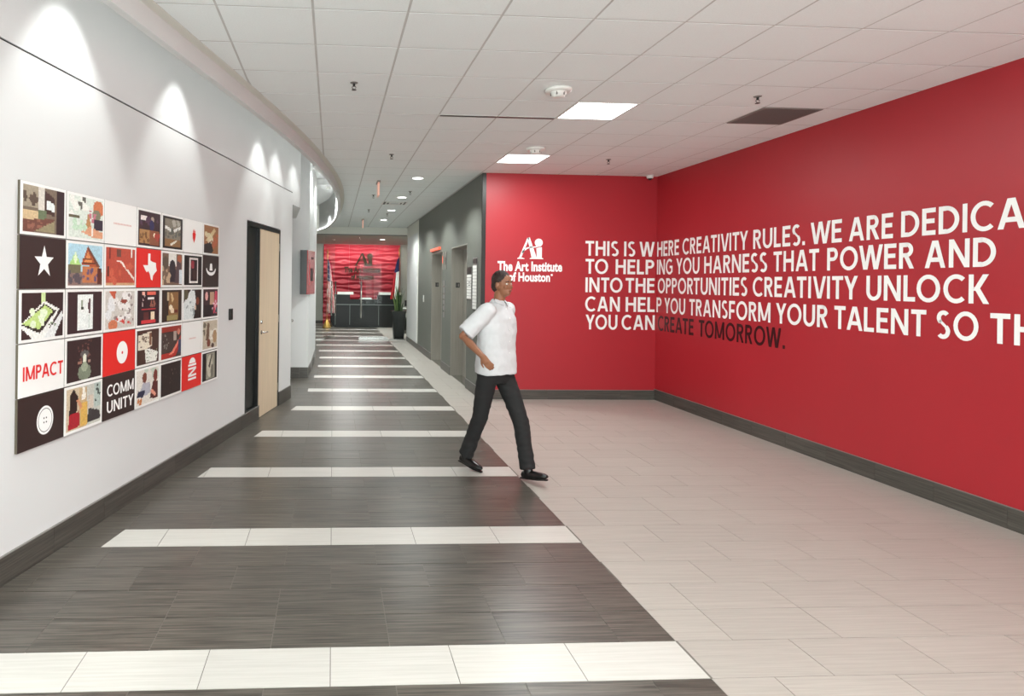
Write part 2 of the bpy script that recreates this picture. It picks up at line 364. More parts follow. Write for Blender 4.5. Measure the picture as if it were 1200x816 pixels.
# ------------------------------------------------------------------ CEILING with lay-in panels, curved edge and raised cove
FX = [(-4, -3.15), (0, -2.16), (2.6, -1.57), (4.64, -1.095), (5.37, -.915), (5.976, -.768), (6.67, -.61), (7.54, -.425), (8.4, -.27), (9.155, -.147), (10.1, -.02), (11.0, .075), (12.1, .15), (13.2, .185), (14.8, .19), (16.4, .15), (17.6, .06), (18.6, -.04), (19.5, -.18), (20.4, -.42)]
_fy = np.array([a for a, _ in FX]); _fx = np.array([b for _, b in FX])
_ys = np.linspace(-3.2, 20.4, 119); _xs = np.interp(_ys, _fy, _fx)
for _ in range(10):
    t = _xs.copy(); t[1:-1] = (_xs[:-2]+_xs[1:-1]*2+_xs[2:])/4; _xs = t
def fx(y): return float(np.interp(y, _ys, _xs))
_ey = _ys
cb = MB()
for i in range(len(_ey)-1):
    ya, yb = _ey[i], _ey[i+1]; xr = X1+.1 if yb <= Y1+.15 else XG+.1
    cb.prism([(fx(ya), ya), (xr, ya), (xr, yb), (fx(yb), yb)], H+.0012, H+.03)
ceil = struct(cb.build('ceiling', M['cgrid']))
CP, CXO, CRP, CYO = .631, -.154, .63, 6.69
TROF = [(4, 6), (4, 10), (4, 2), (4, -2), (4, -6), (0, 2), (0, -2)]     # (column, row) of lay-in lamps; the last five are unseen, added behind the frame
trof_cells = []
def cell(i, j): return (CXO+CP*i, CXO+CP*(i+1), CYO+CRP*j, CYO+CRP*(j+1))
LAMPS = [(4, -1), (4, 3), (4, -9), (1, -9), (-1, -9), (-1, -13), (4, -13)]  # past the visible pair: unseen lamps added to brighten the hall
VENT = (7, -1)
cs = MB(); ncp = 0
for j in range(-16, 23):
    for i in range(-6, 9):
        if (i, j) in LAMPS or (i, j) == VENT: continue
        xa, xb, ya, yb = cell(i, j); g = .0085
        xa += g; xb -= g; ya += g; yb -= g
        xr = X1 if ya < Y1-.1 else XG
        xb = min(xb, xr-.004)
        if ya < Y1 < yb and xb > XG: yb = Y1-.004
        if yb > 20.39: yb = 20.39
        if xb-xa < .03 or yb-ya < .03: continue
        ys_ = [ya, (2*ya+yb)/3, (ya+2*yb)/3, yb]; left = [max(xa, fx(y)+.035) for y in ys_]
        if min(left) > xb-.03: continue
        left = [min(l, xb-.004) for l in left]
        poly = [(xb, ya), (xb, yb)]+[(l, y) for l, y in zip(left[::-1], ys_[::-1])]
        cl = [poly[0]]
        for p in poly[1:]:
            if (p[0]-cl[-1][0])**2+(p[1]-cl[-1][1])**2 > 1e-6: cl.append(p)
        if yb < 3.6: cs.prism(cl, H, H+.012); continue
        full = left[0] <= xa+.001 and max(left) <= xa+.001 and xb-xa > CP-2*g-.001 and yb-ya > CRP-2*g-.001
        cx, cy = (xa+xb)/2, (ya+yb)/2
        if full and 'cp' in _shared: me = _shared['cp']
        else:
            me = MB().prism([(p[0]-cx, p[1]-cy) for p in cl], 0, .012).mesh('panel', M['ctile'])
            if full: _shared['cp'] = me
        o = bpy.data.objects.new('panel', me); o.location = (cx, cy, H); COL.objects.link(o); o.parent = ceil; ncp += 1
cs = cs.build('panels_overhead', M['ctile'], ceil); cs['kind'] = 'stuff'
print('ceiling panels', ncp)
# fascia: curved drop along the cove, with a slim edge trim on the ceiling side
def ribbon(x_in, x_out, z0, z1):
    mb = MB(); n = len(_ys); b = 0
    nx = np.gradient(_xs, _ys)
    for i in range(n):
        l = math.hypot(1, nx[i]); ox, oy = 1/l, -nx[i]/l
        for off, z in ((x_in, z0), (x_out, z0), (x_out, z1), (x_in, z1)): mb.v.append((_xs[i]+ox*off, _ys[i]+oy*off, z))
    for i in range(n-1):
        for k in range(4): k2 = (k+1) % 4; mb.f.append((i*4+k, i*4+k2, i*4+4+k2, i*4+4+k))
    mb.f.append((3, 2, 1, 0)); e = (n-1)*4; mb.f.append((e, e+1, e+2, e+3))
    return mb
o = ribbon(-.06, -.045, H-.15, HC).build('ceiling_cove_fascia', M['wall'], smooth=False); struct(o)
o = ribbon(-.045, .03, H-.004, H+.03).build('trim_4', M['warm']); struct(o)
o = ribbon(-.105, -.06, H-.15, H-.138).build('trim_5', M['wall']); struct(o)
cl = ribbon(-.10, -.066, H-.138, H-.12).build('cove_light', M['led']); tag(cl, 'glowing linear light hidden inside the curved ceiling fascia', 'cove light')
cb = MB()
for i in range(len(_ey)-1):
    ya, yb = _ey[i], _ey[i+1]; cb.prism([(-4.2, ya), (fx(ya), ya), (fx(yb), yb), (-4.2, yb)], HC, HC+.05)
struct(cb.build('ceiling_cove', M['wall']))
for y in (12.9, 15.3): struct(MB().box(-1.4, fx(y)-.05, y, y+.28, HC-.14, HC).build('ceiling_beam', M['wall']))

# ------------------------------------------------------------------ END HEADER + LOBBY SHELL
YE = 20.4
struct(MB().box(-3, XG+.4, YE, YE+.25, 3.42, HC+.05).build('wall_header', M['warm']))
struct(MB().box(-3, 3.6, 28.3, 28.45, 0, 3.7).build('wall_lobby', M['grey2']))
struct(MB().box(-3.1, -3, 17.4, 28.4, 0, HC).build('wall_lobby_left', M['grey2']))
struct(MB().box(3.4, 3.5, 20.6, 28.4, 0, 3.7).build('wall_lobby_right', M['grey2']))
struct(MB().box(XG+.2, 3.5, 20.4, 20.6, 0, 3.7).build('wall_lobby_return', M['grey2']))
struct(MB().box(-3, 3.5, YE+.25, 28.4, 3.58, 3.66).build('ceiling_lobby', M['grey2']))
base_run('baseboard_lobby', (-3, 28.3), (-.42, 28.3), .14)

# ------------------------------------------------------------------ CEILING FITTINGS
for n_, (i, j) in enumerate(LAMPS):
    xa, xb, ya, yb = cell(i, j); cx, cy = (xa+xb)/2, (ya+yb)/2
    lab = ['square recessed ceiling lamp glowing nearest the camera above the light floor', 'smaller-looking square recessed ceiling lamp by the grey wall corner'][n_] if n_ < 2 else 'added square ceiling lamp, unseen over the hall behind the viewpoint'
    t = thing('ceiling_light', (cx, cy, H), lab, 'ceiling light', 'square recessed lamps')
    f = MB(); s, q = .31, .292
    f.box(cx-s, cx+s, cy-s, cy-q, H-.004, H+.02).box(cx-s, cx+s, cy+q, cy+s, H-.004, H+.02).box(cx-s, cx-q, cy-q, cy+q, H-.004, H+.02).box(cx+q, cx+s, cy-q, cy+q, H-.004, H+.02)
    f.build('frame', M['whitep'], t)
    MB().box(cx-q, cx+q, cy-q, cy+q, H-.003, H+.0005).build('diffuser', M['diff'], t)
    a = area('lamp_glow', (cx, cy, H-.008), .56, .56, P_TROFFER)
DL = [(1.43, 10.74), (1.425, 13.19), (1.427, 15.59), (1.425, 17.96)]
dn = ['round recessed downlight nearest the red wall corner, largest of four', 'round recessed downlight second along the elevator wall', 'round recessed downlight third along the elevator wall, past the square air diffuser', 'farthest round recessed downlight of the four before the lobby']
for (x, y), lb in zip(DL, dn):
    t = thing('downlight', (x, y, H), lb, 'downlight', 'corridor downlights')
    MB().lathe((x, y, H), [(.085, -.002), (.115, -.006), (.115, .0), (.085, .0)], 28).build('trim_ring', M['whitep'], t, True)
    MB().lathe((x, y, H), [(.09, -.004), (.09, -.001)], 28).build('lens', M['lamp'], t)
    spot('downlight_beam', (x, y, H-.02), (x, y, 0), P_DOWN, 136, .45, r=.05)
for k, (x, y) in enumerate([(.05, 22.3), (2.45, 22.6), (1.95, 25.0)]):
    z = 3.58
    t = thing('downlight', (x, y, z), ['lobby downlight behind the glass on the left', 'lobby downlight behind the glass at the right end', 'small lobby downlight nearest the red wave wall'][k], 'downlight', 'lobby downlights')
    MB().lathe((x, y, z), [(.1, -.006), (.13, -.006), (.13, .0), (.1, .0)], 20).build('trim_ring', M['whitep'], t)
    MB().lathe((x, y, z), [(.1, -.007), (.1, -.001)], 20).build('lens', M['lamp'], t)
    spot('lobby_beam', (x, y, z-.02), (x, y, 0), 110, 120, .5, r=.05)
area('lobby_wall_wash', (1.3, 27.55, 3.5), 3.3, .12, 34, (1, .95, .92), (math.radians(18), 0, 0))
area('lobby_fill', (0.6, 24, 3.55), 1.2, 1.2, 110)  # unseen fill light under the lobby ceiling, no fixture modelled
# wall washers in the cove: small cans on the raised ceiling
for k, (u, pw) in enumerate([(-3.2, 1), (-1.4, 1), (.25, 1.25), (1.95, 1), (4.37, .9), (5.15, .7), (6.1, .6)]):
    p = Vector(LW(u, HC, .42))
    t = thing('wall_washer', p, 'small white wall-washer can hidden in the cove above the left wall', 'spotlight', 'cove wall washers')
    MB().lathe(p, [(.05, -.10), (.055, -.10), (.055, 0), (.03, 0)], 16).build('can', M['whitep'], t, True)
    q = Vector(LW(u, 2.2, .10)); spot('washer_beam', p-Vector((0, 0, .11)), q, P_WASH*pw, 64, .55, r=.03)
for y in (12.6, 14.6, 16.6, 18.6):
    spot('cove_beam', (-.15 if y < 17 else -.6, y, HC-.1), (-.35 if y < 17 else -.8, y, 0), 100, 110, .5, r=.05)
    t = thing('cove_spotlight', (-.15 if y < 17 else -.6, y, HC), 'small white round spotlight in the cove behind the curved fascia', 'spotlight', 'cove spotlights')
    MB().lathe((-.15 if y < 17 else -.6, y, HC), [(.05, -.05), (.055, -.05), (.055, 0), (.03, 0)], 16).build('can', M['whitep'], t, True)

# air return grille
xa, xb, ya, yb = cell(*VENT)
t = thing('return_grille', ((xa+xb)/2, (ya+yb)/2, H), 'grey square air return grille in the ceiling near the red wall', 'air vent')
f = MB(); g = .012; z0, z1 = H-.008, H+.001
f.box(xa+g, xb-g, ya+g, ya+.035, z0, z1).box(xa+g, xb-g, yb-.035, yb-g, z0, z1).box(xa+g, xa+.035, ya+.035, yb-.035, z0, z1).box(xb-.035, xb-g, ya+.035, yb-.035, z0, z1)
f.build('frame', M['ventgrey'], t)
MB().box(xa+.03, xb-.03, ya+.03, yb-.03, H-.0005, H+.0005).build('backing', M['darkmetal'], t)
k = 0
yy = ya+.05
while yy < yb-.04:
    MB().hexa([(xa+.035, yy, H-.008), (xb-.035, yy, H-.008), (xb-.035, yy+.012, H-.008), (xa+.035, yy+.012, H-.008), (xa+.035, yy+.006, H-.0005), (xb-.035, yy+.006, H-.0005), (xb-.035, yy+.018, H-.0005), (xa+.035, yy+.018, H-.0005)]).build('slat', M['ventgrey'], t)
    yy += .022
# slot diffuser
t = thing('slot_diffuser', (1.72, 6.69, H), 'long thin grey slot air diffuser between ceiling panels', 'air vent')
f = MB()
for a, b in ((1.108, 1.735), (1.742, 2.365)): f.box(a, b, 6.655, 6.668, H-.006, H+.004).box(a, b, 6.706, 6.718, H-.006, H+.004).box(a, a+.012, 6.668, 6.706, H-.006, H+.004).box(b-.012, b, 6.668, 6.706, H-.006, H+.004)
f.build('frame', M['cgrid'], t)
MB().box(1.12, 2.355, 6.66, 6.715, H-.006, H+.0).build('slot', M['darkmetal'], t)
t = thing('square_diffuser', (1.36, 14.13, H), 'square ceiling air diffuser with stepped cones over the corridor', 'air vent')
for r_, z_ in ((.28, -.002), (.2, -.01), (.12, -.016)):
    x, y = 1.36, 14.15; f = MB(); e = .028
    f.box(x-r_, x+r_, y-r_, y-r_+e, H+z_-.006, H).box(x-r_, x+r_, y+r_-e, y+r_, H+z_-.006, H).box(x-r_, x-r_+e, y-r_+e, y+r_-e, H+z_-.006, H).box(x+r_-e, x+r_, y-r_+e, y+r_-e, H+z_-.006, H)
    f.build('cone_ring', M['whitep'], t)
MB().box(x-.25, x+.25, y-.25, y+.25, H-.003, H-.001).build('duct', M['darkmetal'], t)
# smoke detectors
for (x, y), lb in (((2.045, 5.70), 'round white smoke detector beside the nearer square lamp'), ((2.649, 8.19), 'round white smoke detector at the far square lamp')):
    t = thing('smoke_detector', (x, y, H), lb, 'smoke detector', 'smoke detectors')
    MB().lathe((x, y, H), [(.095, -.028), (.118, -.022), (.122, 0)], 28).build('base', M['whitep'], t, True)
    MB().lathe((x, y, H), [(.035, -.075), (.062, -.066), (.075, -.028), (.08, -.02)], 24).build('chamber', M['whitep'], t, True)
    for a in range(6):
        c, s = math.cos(a*1.047), math.sin(a*1.047); MB().box(x+c*.066-.006, x+c*.066+.006, y+s*.066-.006, y+s*.066+.006, H-.062, H-.032).build('sensor_slot', M['ventgrey'], t)
SP = [(.168, 5.685, 'pendent sprinkler head nearest the curved ceiling edge'), (.799, 8.80, 'pendent sprinkler head mid-ceiling above the corridor mouth'), (1.49, 12.3, 'pendent sprinkler head beside the second round downlight'), (3.965, 5.73, 'pendent sprinkler head beside the grey air return grille'),
      (3.895, 8.79, 'pendent sprinkler head near the far corner of the red walls'), (.808, 12.9, 'pendent sprinkler head just beyond the nearer hanging pink sign'), (.859, 15.5, 'pendent sprinkler head farther along the corridor past the square diffuser'), (1.387, 16.3, 'pendent sprinkler head beside the third round downlight')]
for x, y, lb in SP:
    t = thing('sprinkler', (x, y, H), lb, 'sprinkler', 'ceiling sprinklers')
    MB().lathe((x, y, H), [(.022, -.008), (.034, -.004), (.036, 0)], 16).build('escutcheon', M['ventgrey'], t)
    MB().lathe((x, y, H), [(.007, -.035), (.01, -.03), (.012, -.008)], 10).build('body', M['darkmetal'], t)
    f = MB().tube([(x-.012, y, H-.03), (x-.018, y, H-.045), (x, y, H-.062)], [.003]*3, 6).tube([(x+.012, y, H-.03), (x+.018, y, H-.045), (x, y, H-.062)], [.003]*3, 6); f.build('yoke', M['darkmetal'], t)
    MB().lathe((x, y, H-.064), [(.022, -.002), (.022, .001)], 12).build('deflector', M['darkmetal'], t)
# hanging edge-lit signs seen edge on
for x, y, hh, lb in ((.785, 11.2, .26, 'pinkish edge-lit hanging sign blade nearer in the corridor, seen edge-on'), (.83, 17.9, .24, 'pinkish edge-lit hanging sign blade farther away near the lobby header, seen edge-on')):
    t = thing('hanging_sign', (x, y, H), lb, 'sign', 'hanging signs')
    MB().box(x-.03, x+.03, y-.16, y+.16, H-.03, H).build('canopy', M['ventgrey'], t, bevel=.004)
    MB().box(x-.012, x+.012, y-.15, y+.15, H-hh, H-.03).build('sign_blade', M['pink'], t)
# camera dome in the corner
t = thing('security_camera', (5.115, 10.0, H), 'small white security camera dome in the ceiling corner of the red walls', 'security camera')
MB().lathe((5.115, 9.98, H), [(.035, -.05), (.05, -.045), (.055, 0)], 20).build('housing', M['whitep'], t, True)
MB().ball((5.115, 9.98, H-.052), (.032, .032, .026)).build('lens_dome', M['darkmetal'], t, True)

# ------------------------------------------------------------------ LEFT DOOR with black side panel
d1 = bpy.data.objects.new('door_1', None); COL.objects.link(d1); d1['kind'] = 'structure'
f = MB(); DT = 2.62
lbox(f, 3.965, 4.01, 0, DT, -.14, .006); lbox(f, 5.375, 5.42, 0, DT, -.14, .006); lbox(f, 4.01, 5.375, DT-.05, DT, -.14, .006); lbox(f, 4.47, 4.50, 0, DT-.05, -.14, -.002)
f.build('door_frame', M['black'], d1)
lbox(MB(), 4.01, 4.47, .17, DT-.05, -.06, -.045).build('side_panel', M['blackglass'], d1, label='black glass side panel')
lbox(MB(), 4.01, 4.47, 0, .17, -.06, -.02).build('kick_panel', M['black'], d1)
leaf = lbox(MB(), 4.505, 5.37, .008, DT-.055, -.045, 0.0).build('door_leaf', M['maple'], d1, label='pale maple door leaf')
for z in (.295, 1.309, 2.364):
    a = LW(5.372, z, .008); MB().tube([(a[0], a[1], z-.055), (a[0], a[1], z+.055)], [.008, .008], 10).build('hinge', M['steel'], d1)
h = MB(); a = Vector(LW(4.58, 1.16, 0)); b = Vector(LW(4.58, 1.16, .055)); c = Vector(LW(4.70, 1.16, .055))
h.tube([a, b], [.012, .012], 10).tube([b, c], [.011, .009], 10)
lh = h.build('door_handle', M['chrome'], d1, True)
MB().tube([LW(4.58, 1.16, 0), LW(4.58, 1.16, .008)], [.028, .028], 16).build('rosette', M['chrome'], lh)
MB().tube([LW(4.575, 1.30, 0), LW(4.575, 1.30, .014)], [.026, .022], 16).build('lock_cylinder', M['chrome'], d1)
struct(lbox(MB(), 3.9, 5.5, 0, 2.7, -.6, -.55).build('wall_dark_room', M['dim']))
# card reader
t = thing('card_reader', LW(3.42, 1.46), 'small dark grey card reader on the white wall left of the maple door', 'card reader')
lbox(MB(), 3.372, 3.468, 1.395, 1.528, 0, .02).build('body', M['darkmetal'], t, bevel=.004)
lbox(MB(), 3.39, 3.45, 1.41, 1.47, .02, .022).build('key_pad', M['black'], t)
# recess door
d2 = bpy.data.objects.new('door_2', None); COL.objects.link(d2); d2['kind'] = 'structure'
MB().box(-.86, -.82, 11.1, 12.2, 0, 2.9).build('door_leaf', M['wall'], d2)
f = MB().box(-.88, -.80, 12.2, 12.249, 0, 2.96).box(-.88, -.80, 10.95, 11.1, 0, 2.96).box(-.88, -.80, 11.1, 12.2, 2.9, 2.96); f.build('door_frame', M['warm'], d2)
MB().lathe((-.82, 12.0, 1.12), [(.012, 0), (.012, .04), (.03, .05), (.03, .075), (.01, .085)], 14, 'x').build('door_knob', M['chrome'], d2, True)

# red box on the column
t = thing('wall_cabinet', (-.55, 12.2, 2.0), 'red-fronted black wall box mounted on the white column beside the recess', 'wall box')
za, zb = 1.62, 2.46
MB().prism([(-.622, 12.02), (-.492, 12.02), (-.372, 12.62), (-.46, 12.62), (-.47, 12.245), (-.622, 12.245)], za, zb).build('case', M['black'], t)
def rf(s, z, off):  # point on the red face
    p = Vector((-.492, 12.02, 0)).lerp(Vector((-.372, 12.62, 0)), s); n = Vector((.6, -.12, 0)).normalized(); p = p+n*off; return (p.x, p.y, z)
def rbox(s0, s1, z0, z1, o0, o1): return MB().prism([rf(s0, 0, o0)[:2], rf(s1, 0, o0)[:2], rf(s1, 0, o1)[:2], rf(s0, 0, o1)[:2]], z0, z1)
rbox(0, 1, za, zb, 0, .012).build('front_panel', M['redglass'], t, label='red glossy front panel')
rbox(.25, .75, 1.8, 2.28, .012, .02).build('inner_panel', M['redglass'], t)
rbox(.35, .65, 1.88, 2.12, .02, .026).build('emblem', M['pdark'], t, label='dark emblem'); rbox(.55, .8, 2.30, 2.34, .012, .022).build('latch', M['darkmetal'], t)

# ------------------------------------------------------------------ STROKE LETTERING
WT = .172
def G_rect(x0, y0, x1, y1): return [(x0, y0), (x1, y0), (x1, y1), (x0, y1)]
def G_diag(x0, y0, x1, y1, w=WT):
    L_ = math.hypot(x1-x0, y1-y0); hw = w*L_/abs(y1-y0)/2; return [(x0-hw, y0), (x0+hw, y0), (x1+hw, y1), (x1-hw, y1)]
def G_arc(cx, cy, rx, ry, a0, a1, w=WT, n=22):
    out = []; inn = []
    for i in range(n+1):
        a = math.radians(a0+(a1-a0)*i/n); out.append((cx+rx*math.cos(a), cy+ry*math.sin(a))); inn.append((cx+(rx-w)*math.cos(a), cy+(ry-w*.92)*math.sin(a)))
    return [[out[i], out[i+1], inn[i+1], inn[i]] for i in range(n)]
def glyph(ch):
    t = WT; R = G_rect
    g = {
     'I': (t, [R(0, 0, t, 1)]), 'L': (.5, [R(0, 0, t, 1), R(t, 0, .5, t)]), 'T': (.62, [R(0, 1-t, .62, 1), R(.31-t/2, 0, .31+t/2, 1-t)]),
     'H': (.72, [R(0, 0, t, 1), R(.72-t, 0, .72, 1), R(t, .5-t/2+.02, .72-t, .5+t/2+.02)]),
     'E': (.55, [R(0, 0, t, 1), R(t, 0, .55, t), R(t, 1-t, .55, 1), R(t, .5-t/2+.02, .51, .5+t/2+.02)]),
     'F': (.53, [R(0, 0, t, 1), R(t, 1-t, .53, 1), R(t, .45-t/2, .49, .45+t/2)]),
     'A': (.84, [G_diag(.1, 0, .39, 1, t), G_diag(.74, 0, .45, 1, t), R(.22, .22, .62, .22+t*.95)]),
     'V': (.8, [G_diag(.37, 0, .1, 1, t), G_diag(.43, 0, .7, 1, t)]),
     'W': (1.16, [G_diag(.31, 0, .09, 1, t), G_diag(.35, 0, .56, 1, t*.95), G_diag(.81, 0, .60, 1, t*.95), G_diag(.85, 0, 1.07, 1, t)]),
     'M': (.94, [R(0, 0, t, 1), R(.94-t, 0, .94, 1), G_diag(.44, .08, .1, 1, t*.9), G_diag(.5, .08, .84, 1, t*.9)]),
     'N': (.76, [R(0, 0, t, 1), R(.76-t, 0, .76, 1), G_diag(.67, 0, .09, 1, t*.95)]),
     'K': (.7, [R(0, 0, t, 1), G_diag(.24, .44, .58, 1, t), G_diag(.6, 0, .27, .56, t)]),
     'Y': (.74, [R(.37-t/2, 0, .37+t/2, .44), G_diag(.38, .4, .1, 1, t), G_diag(.36, .4, .64, 1, t)]),
     'O': (.94, G_arc(.47, .5, .47, .515, 0, 360)),
     'C': (.8, G_arc(.47, .5, .47, .515, 48, 312)),
     'G': (.88, G_arc(.47, .5, .47, .515, 48, 318)+[R(.5, .40, .86, .40+t*.9), R(.86-t, .13, .86, .42)]),
     'D': (.78, [R(0, 0, t, 1), R(t, 0, .3, t), R(t, 1-t, .3, 1)]+G_arc(.28, .5, .5, .5, -90, 90)),
     'P': (.6, [R(0, 0, t, 1), R(t, 1-t, .34, 1), R(t, .41, .34, .41+t*.95)]+G_arc(.32, .705, .28, .295, -90, 90)),
     'R': (.64, [R(0, 0, t, 1), R(t, 1-t, .34, 1), R(t, .44, .34, .44+t*.9)]+G_arc(.32, .72, .28, .28, -90, 90)+[G_diag(.55, 0, .31, .47, t)]),
     'B': (.62, [R(0, 0, t, 1), R(t, 1-t, .34, 1), R(t, .45, .36, .45+t*.9), R(t, 0, .36, t)]+G_arc(.33, .74, .25, .26, -90, 90)+G_arc(.34, .28, .28, .28, -90, 90)),
     'S': (.56, G_arc(.28, .745, .27, .27, 38, 232, t, 14)+G_arc(.275, .265, .28, .28, -142, 52, t, 14)+[[(.1, .6), (.17, .68), (.46, .43), (.38, .36)]]),
     'U': (.72, [R(0, .36, t, 1), R(.72-t, .36, .72, 1)]+G_arc(.36, .37, .36, .385, 180, 360)),
     '.': (t, [R(0, 0, t, t*1.05)]), ' ': (.3, []),
    }
    return g[ch]
def word_polys(txt, gap=.115):
    x = 0; out = []
    for i, ch in enumerate(txt):
        wd, ps = glyph(ch); gp = gap
        if i and (txt[i-1]+ch) in ('AT', 'TA', 'AV', 'VI', 'TY', 'YO', 'LT', 'PA', 'LO', 'CO', 'AC', 'OW', 'WE', 'RT', 'AL', 'TO'): gp = gap*.45
        if i: x += gp
        out += [[(p[0]+x, p[1]) for p in q] for q in ps]; x += wd
    return out, x
def word(txt, place, u0, u1, z0, z1, m, parent, name='letter', th=.003, label=None):
    """each letter a flat vinyl piece; place(u, z, t) -> world point on a wall"""
    _, wd = word_polys(txt); x = 0
    for i, ch in enumerate(txt):
        full, xe = word_polys(txt[:i+1]); k0 = len(word_polys(txt[:i])[0]) if i else 0; mb = MB()
        for k, q in enumerate(full[k0:]):
            a = [(u0+(u1-u0)*p[0]/wd, z0+(z1-z0)*p[1]) for p in q]; t2 = th+.0004*(k % 4) if len(full)-k0 < 12 or len(q) != 4 or k >= 22 else th
            mb.poly([place(p[0], p[1], t2) for p in a])
        mb.build(name, m, parent, label=label)
def BWp(u, z, t): return (u, Y1-t, z)
def RWp(u, z, t): return (X1-t, u, z)
ROWS = [
 (2.343, [('B', 'THIS', 4.101, 4.656), ('B', 'IS', 4.746, 4.934), ('B', 'W', 5.003, 5.257), ('R', 'HERE', 10.05, 9.398), ('R', 'CREATIVITY', 9.303, 7.79), ('R', 'RULES.', 7.69, 6.815), ('R', 'WE', 6.732, 6.3), ('R', 'ARE', 6.212, 5.698), ('R', 'DEDIC', 5.614, 4.784), ('R', 'ATED', 4.76, 4.0)], 'top line of white wall lettering, starting THIS IS WHERE CREATIVITY RULES'),
 (2.05, [('B', 'TO', 4.105, 4.483), ('B', 'HELP', 4.608, 5.253), ('R', 'ING', 10.05, 9.569), ('R', 'YOU', 9.473, 8.851), ('R', 'HARNESS', 8.736, 7.426), ('R', 'THAT', 7.319, 6.606), ('R', 'POWER', 6.493, 5.478), ('R', 'AND', 5.376, 4.766)], 'second line of white wall lettering, reading TO HELPING YOU HARNESS THAT POWER AND'),
 (1.748, [('B', 'INTO', 4.109, 4.727), ('B', 'THE', 4.778, 5.265), ('R', 'OPPORTUNITIES', 10.018, 7.789), ('R', 'CREATIVITY', 7.687, 6.09), ('R', 'UNLOCK', 5.99, 4.813)], 'middle line of white wall lettering, reading INTO THE OPPORTUNITIES CREATIVITY UNLOCK'),
 (1.436, [('B', 'CAN', 4.108, 4.686), ('B', 'HEL', 4.783, 5.27), ('R', 'P', 10.05, 9.892), ('R', 'YOU', 9.806, 9.208), ('R', 'TRANSFORM', 9.101, 7.358), ('R', 'YOUR', 7.267, 6.471), ('R', 'TALENT', 6.387, 5.352), ('R', 'SO', 5.257, 4.895), ('R', 'THAT', 4.804, 4.05)], 'fourth line of white wall lettering, reading CAN HELP YOU TRANSFORM YOUR TALENT SO'),
 (1.142, [('B', 'YOU', 4.118, 4.649), ('B', 'CAN', 4.719, 5.275), ('R', 'CREATE', 10.001, 8.981), ('R', 'TOMORROW.', 8.852, 7.108)], 'bottom line of wall lettering, YOU CAN in white then CREATE TOMORROW in black')]
for z, ws, lb in ROWS:
    t = thing('wall_lettering', (X1, Y1, z), lb, 'wall lettering', 'lines of the wall quotation')
    for wl_, tx, a, b in ws:
        blk = tx in ('CREATE', 'TOMORROW.')
        word(tx, BWp if wl_ == 'B' else RWp, a, b, z, z+.241, M['vinylb'] if blk else M['vinylw'], t, label='black lettering' if blk else None)

def font_text(txt, x0, x1, z0, z1, place, m, parent, name='text', bold=.035, th=.004):
    c = bpy.data.curves.new('t', 'FONT'); c.body = txt; c.size = 1; c.offset = bold; c.space_character = 1.02; c.resolution_u = 3
    o = bpy.data.objects.new('t', c); COL.objects.link(o); dg = bpy.context.evaluated_depsgraph_get()
    me = bpy.data.meshes.new_from_object(o.evaluated_get(dg)); bpy.data.objects.remove(o)
    vs = [v.co.copy() for v in me.vertices]; ax, bx = min(v.x for v in vs), max(v.x for v in vs); ay, by = min(v.y for v in vs), max(v.y for v in vs)
    mb = MB(); mb.v = [place(x0+(x1-x0)*(v.x-ax)/(bx-ax), z0+(z1-z0)*(v.y-ay)/(by-ay), th) for v in vs]; mb.f = [tuple(p.vertices) for p in me.polygons]
    bpy.data.meshes.remove(me); return mb.build(name, m, parent)
def art_logo(place, u0, u1, zb, zt, m, parent, th=.005):
    """ornate A-i monogram; box u0..u1, zb..zt, unit drawing 1.15 x 1"""
    sx = (u1-u0)/1.15; sz = (zt-zb)
    polys = [[(.0, 0), (.30, 0), (.30, .03), (.2, .05), (.25, .3), (.52, .98), (.44, .98), (.14, .12), (.08, .05), (0, .03)],
             [(.44, .98), (.55, 1.0), (.86, .1), (.86, .05), (.62, .05), (.38, .72), (.46, .86)],
             [(.55, 0), (1.15, 0), (1.15, .03), (1.08, .06), (.62, .06), (.55, .03)],
             [(.86, .05), (1.08, .05), (1.08, .52), (1.07, .56), (.9, .52), (.84, .5)],
             [(.22, .25), (.19, .22), (.22, .36), (.3, .46), (.42, .53), (.6, .57), (.8, .59), (.98, .66), (1.0, .62), (.84, .545), (.62, .52), (.44, .47), (.32, .38)]]
    mb = MB()
    polys[0] = None
    polys[1] = None
    Q = [[(.07, .04), (.17, .04), (.53, .98), (.44, .98)], [(.44, .98), (.54, 1.0), (.86, .05), (.63, .05)], [(0, 0), (.32, 0), (.32, .02), (.2, .06), (.05, .06), (0, .02)]]
    for q in [p for p in polys if p]+Q:
        mb.poly([place(u0+p[0]*sx, zb+p[1]*sz, th) for p in q])
    cx, cy, r = .94, .76, .175
    mb.poly([place(u0+(cx+r*math.cos(a))*sx, zb+(cy+r*1.0*math.sin(a)*sx/sz*1.0)*sz, th+.0004) for a in [2*math.pi*i/28 for i in range(28)]])
    return mb.build('monogram', m, parent)
t = thing('wall_logo', (3.2, Y1, 2.2), 'white monogram and school name lettering on the red wall beside the grey corner', 'wall logo')
art_logo(BWp, 2.975, 3.405, 2.275, 2.625, M['vinylw'], t)
font_text('The Art Institute', 2.655, 3.72, 2.072, 2.235, BWp, M['vinylw'], t, 'name_text')
font_text('of Houston', 2.83, 3.52, 1.905, 2.058, BWp, M['vinylw'], t, 'name_text')
MB().poly([BWp(3.548+.018*math.cos(a), 2.02+.018*math.sin(a), .004) for a in [i*math.pi/6 for i in range(12)]]).build('mark_dot', M['vinylw'], t)
